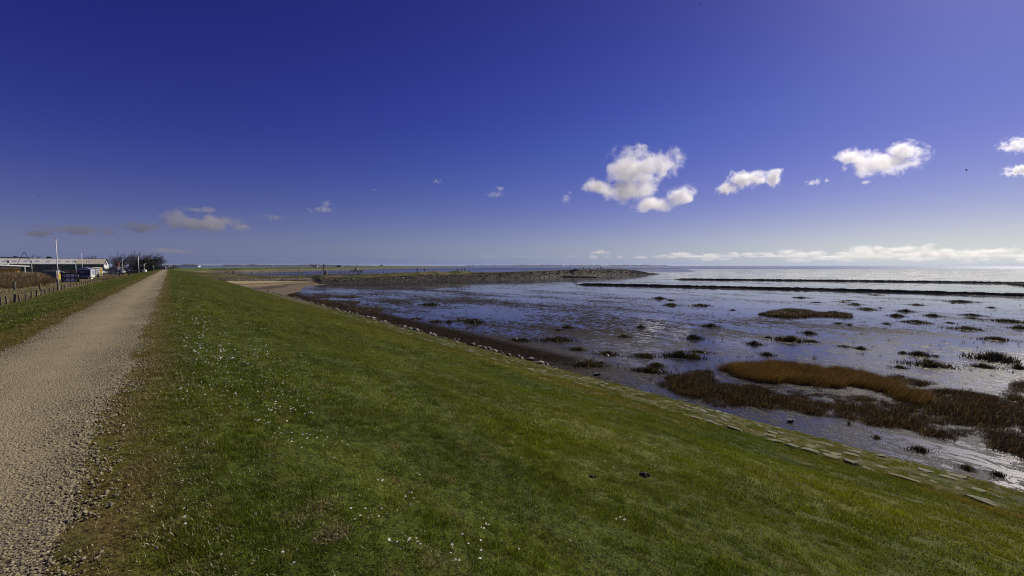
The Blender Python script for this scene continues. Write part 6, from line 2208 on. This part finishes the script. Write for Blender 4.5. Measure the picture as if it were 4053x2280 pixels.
person(gp(629.5, 192, .0), .3, 'person in dark blue standing at the path end, leftmost of the group', NAV, BLK, 'stand', 1.72)
person(gp(641.5, 188, .0), 2.8, 'person in black at the path end in front of the small board', BLK, BLK, 'walk', 1.8)
person(gp(652, 190, .0), .2, 'person in black at the path end in the middle gap', BLK, NAV, 'stand', 1.66)
person(gp(660.5, 189, .0), 2.9, 'person in black at the path end just left of the information board', BLK, BLK, 'stand', 1.74)
person(atd(1074, 1058.8, 432), 0, 'tiny person walking on the far dike, left one', BLK, BLK, 'walk')
person(atd(1087, 1058.8, 434), 0, 'tiny person walking on the far dike, right one', BLK, BLK, 'walk')

# ================================================================ BIRDS
def bird_mesh(k):
    r_ = random.Random(k)
    up = r_.uniform(.1, .45)
    m_ = MB()
    m_.tube([(0, -.22, 0), (0, -.08, .01), (0, .12, 0), (0, .26, 0)], .05, 6, .02)
    for sg in (-1, 1):
        m_.add([(sg * .04, -.08, .02), (sg * .04, .08, .02), (sg * .38, .06, up * .6), (sg * .38, -.1, up * .6), (sg * .72, .02, up * .5), (sg * .04, -.08, .035), (sg * .04, .08, .035), (sg * .38, .06, up * .6 + .012), (sg * .38, -.1, up * .6 + .012)],
               [(0, 1, 2, 3), (3, 2, 4), (5, 8, 7, 6), (8, 4, 7), (0, 3, 8, 5), (1, 6, 7, 2)])
    m_.add([(-.03, .24, 0), (.03, .24, 0), (.07, .40, 0), (-.07, .40, 0), (0, .3, .02)], [(0, 1, 2, 3), (0, 4, 1), (1, 4, 2), (2, 4, 3), (3, 4, 0)])
    me = pydata('bird', m_.v, m_.f)
    me.materials.append(mat('bird_feathers', col=(.035, .032, .03), rough=.8))
    return me


BM_ = [bird_mesh(k) for k in range(4)]
for i, (px, py, D, lab) in enumerate([(3826, 675, 110, 'dark bird flying at the right below the high bright cloud'), (2771, 18, 190, 'tiny bird at the top edge of the sky'), (1281, 333, 190, 'tiny bird high in the sky left of centre'), (757, 475, 240, 'speck of a bird in the upper left sky'), (1218, 388, 240, 'speck of a bird below the high left one'),
                                     (154, 725, 220, 'tiny bird at far left, upper of two'), (151, 779, 220, 'tiny bird at far left, lower of two'), (627, 767, 230, 'speck of a bird above the long grey cloud'), (407, 875, 230, 'tiny bird over the thin grey cloud at left'), (1659, 732, 250, 'speck of a bird near the faint wisps'), (2018, 605, 250, 'speck of a bird in the empty middle sky'),
                                     (233, 998, 160, 'small bird just above the warehouse roof'), (2908, 1027, 420, 'speck of a bird low over the sea at right')]):
    o = link('bird', BM_[i % 4], loc=atd(px, py, D), rz=random.uniform(0, 6))
    o.scale = (1.15,) * 3
    tag(o, lab, 'bird')
for i, (px, z_, D, lab) in enumerate([(1061, -.58, 219, 'gull perched on the slim pole at the left of the jetty'), (1384, -.55, 219, 'gull perched on the slim pole in the right part of the jetty'), (1411, -1.2, 223, 'gull perched on a pile in the middle of the jetty')]):
    m_ = MB().tube([(-.22, 0, .1), (-.08, 0, .12), (.12, 0, .16), (.24, 0, .24)], .09, 7, .05).tube([(0, 0, -.05), (0, 0, .1)], .015, 4)
    o = m_.build('gull', M_cream, loc=gp(px, D, z_))
    tag(o, lab, 'gull')
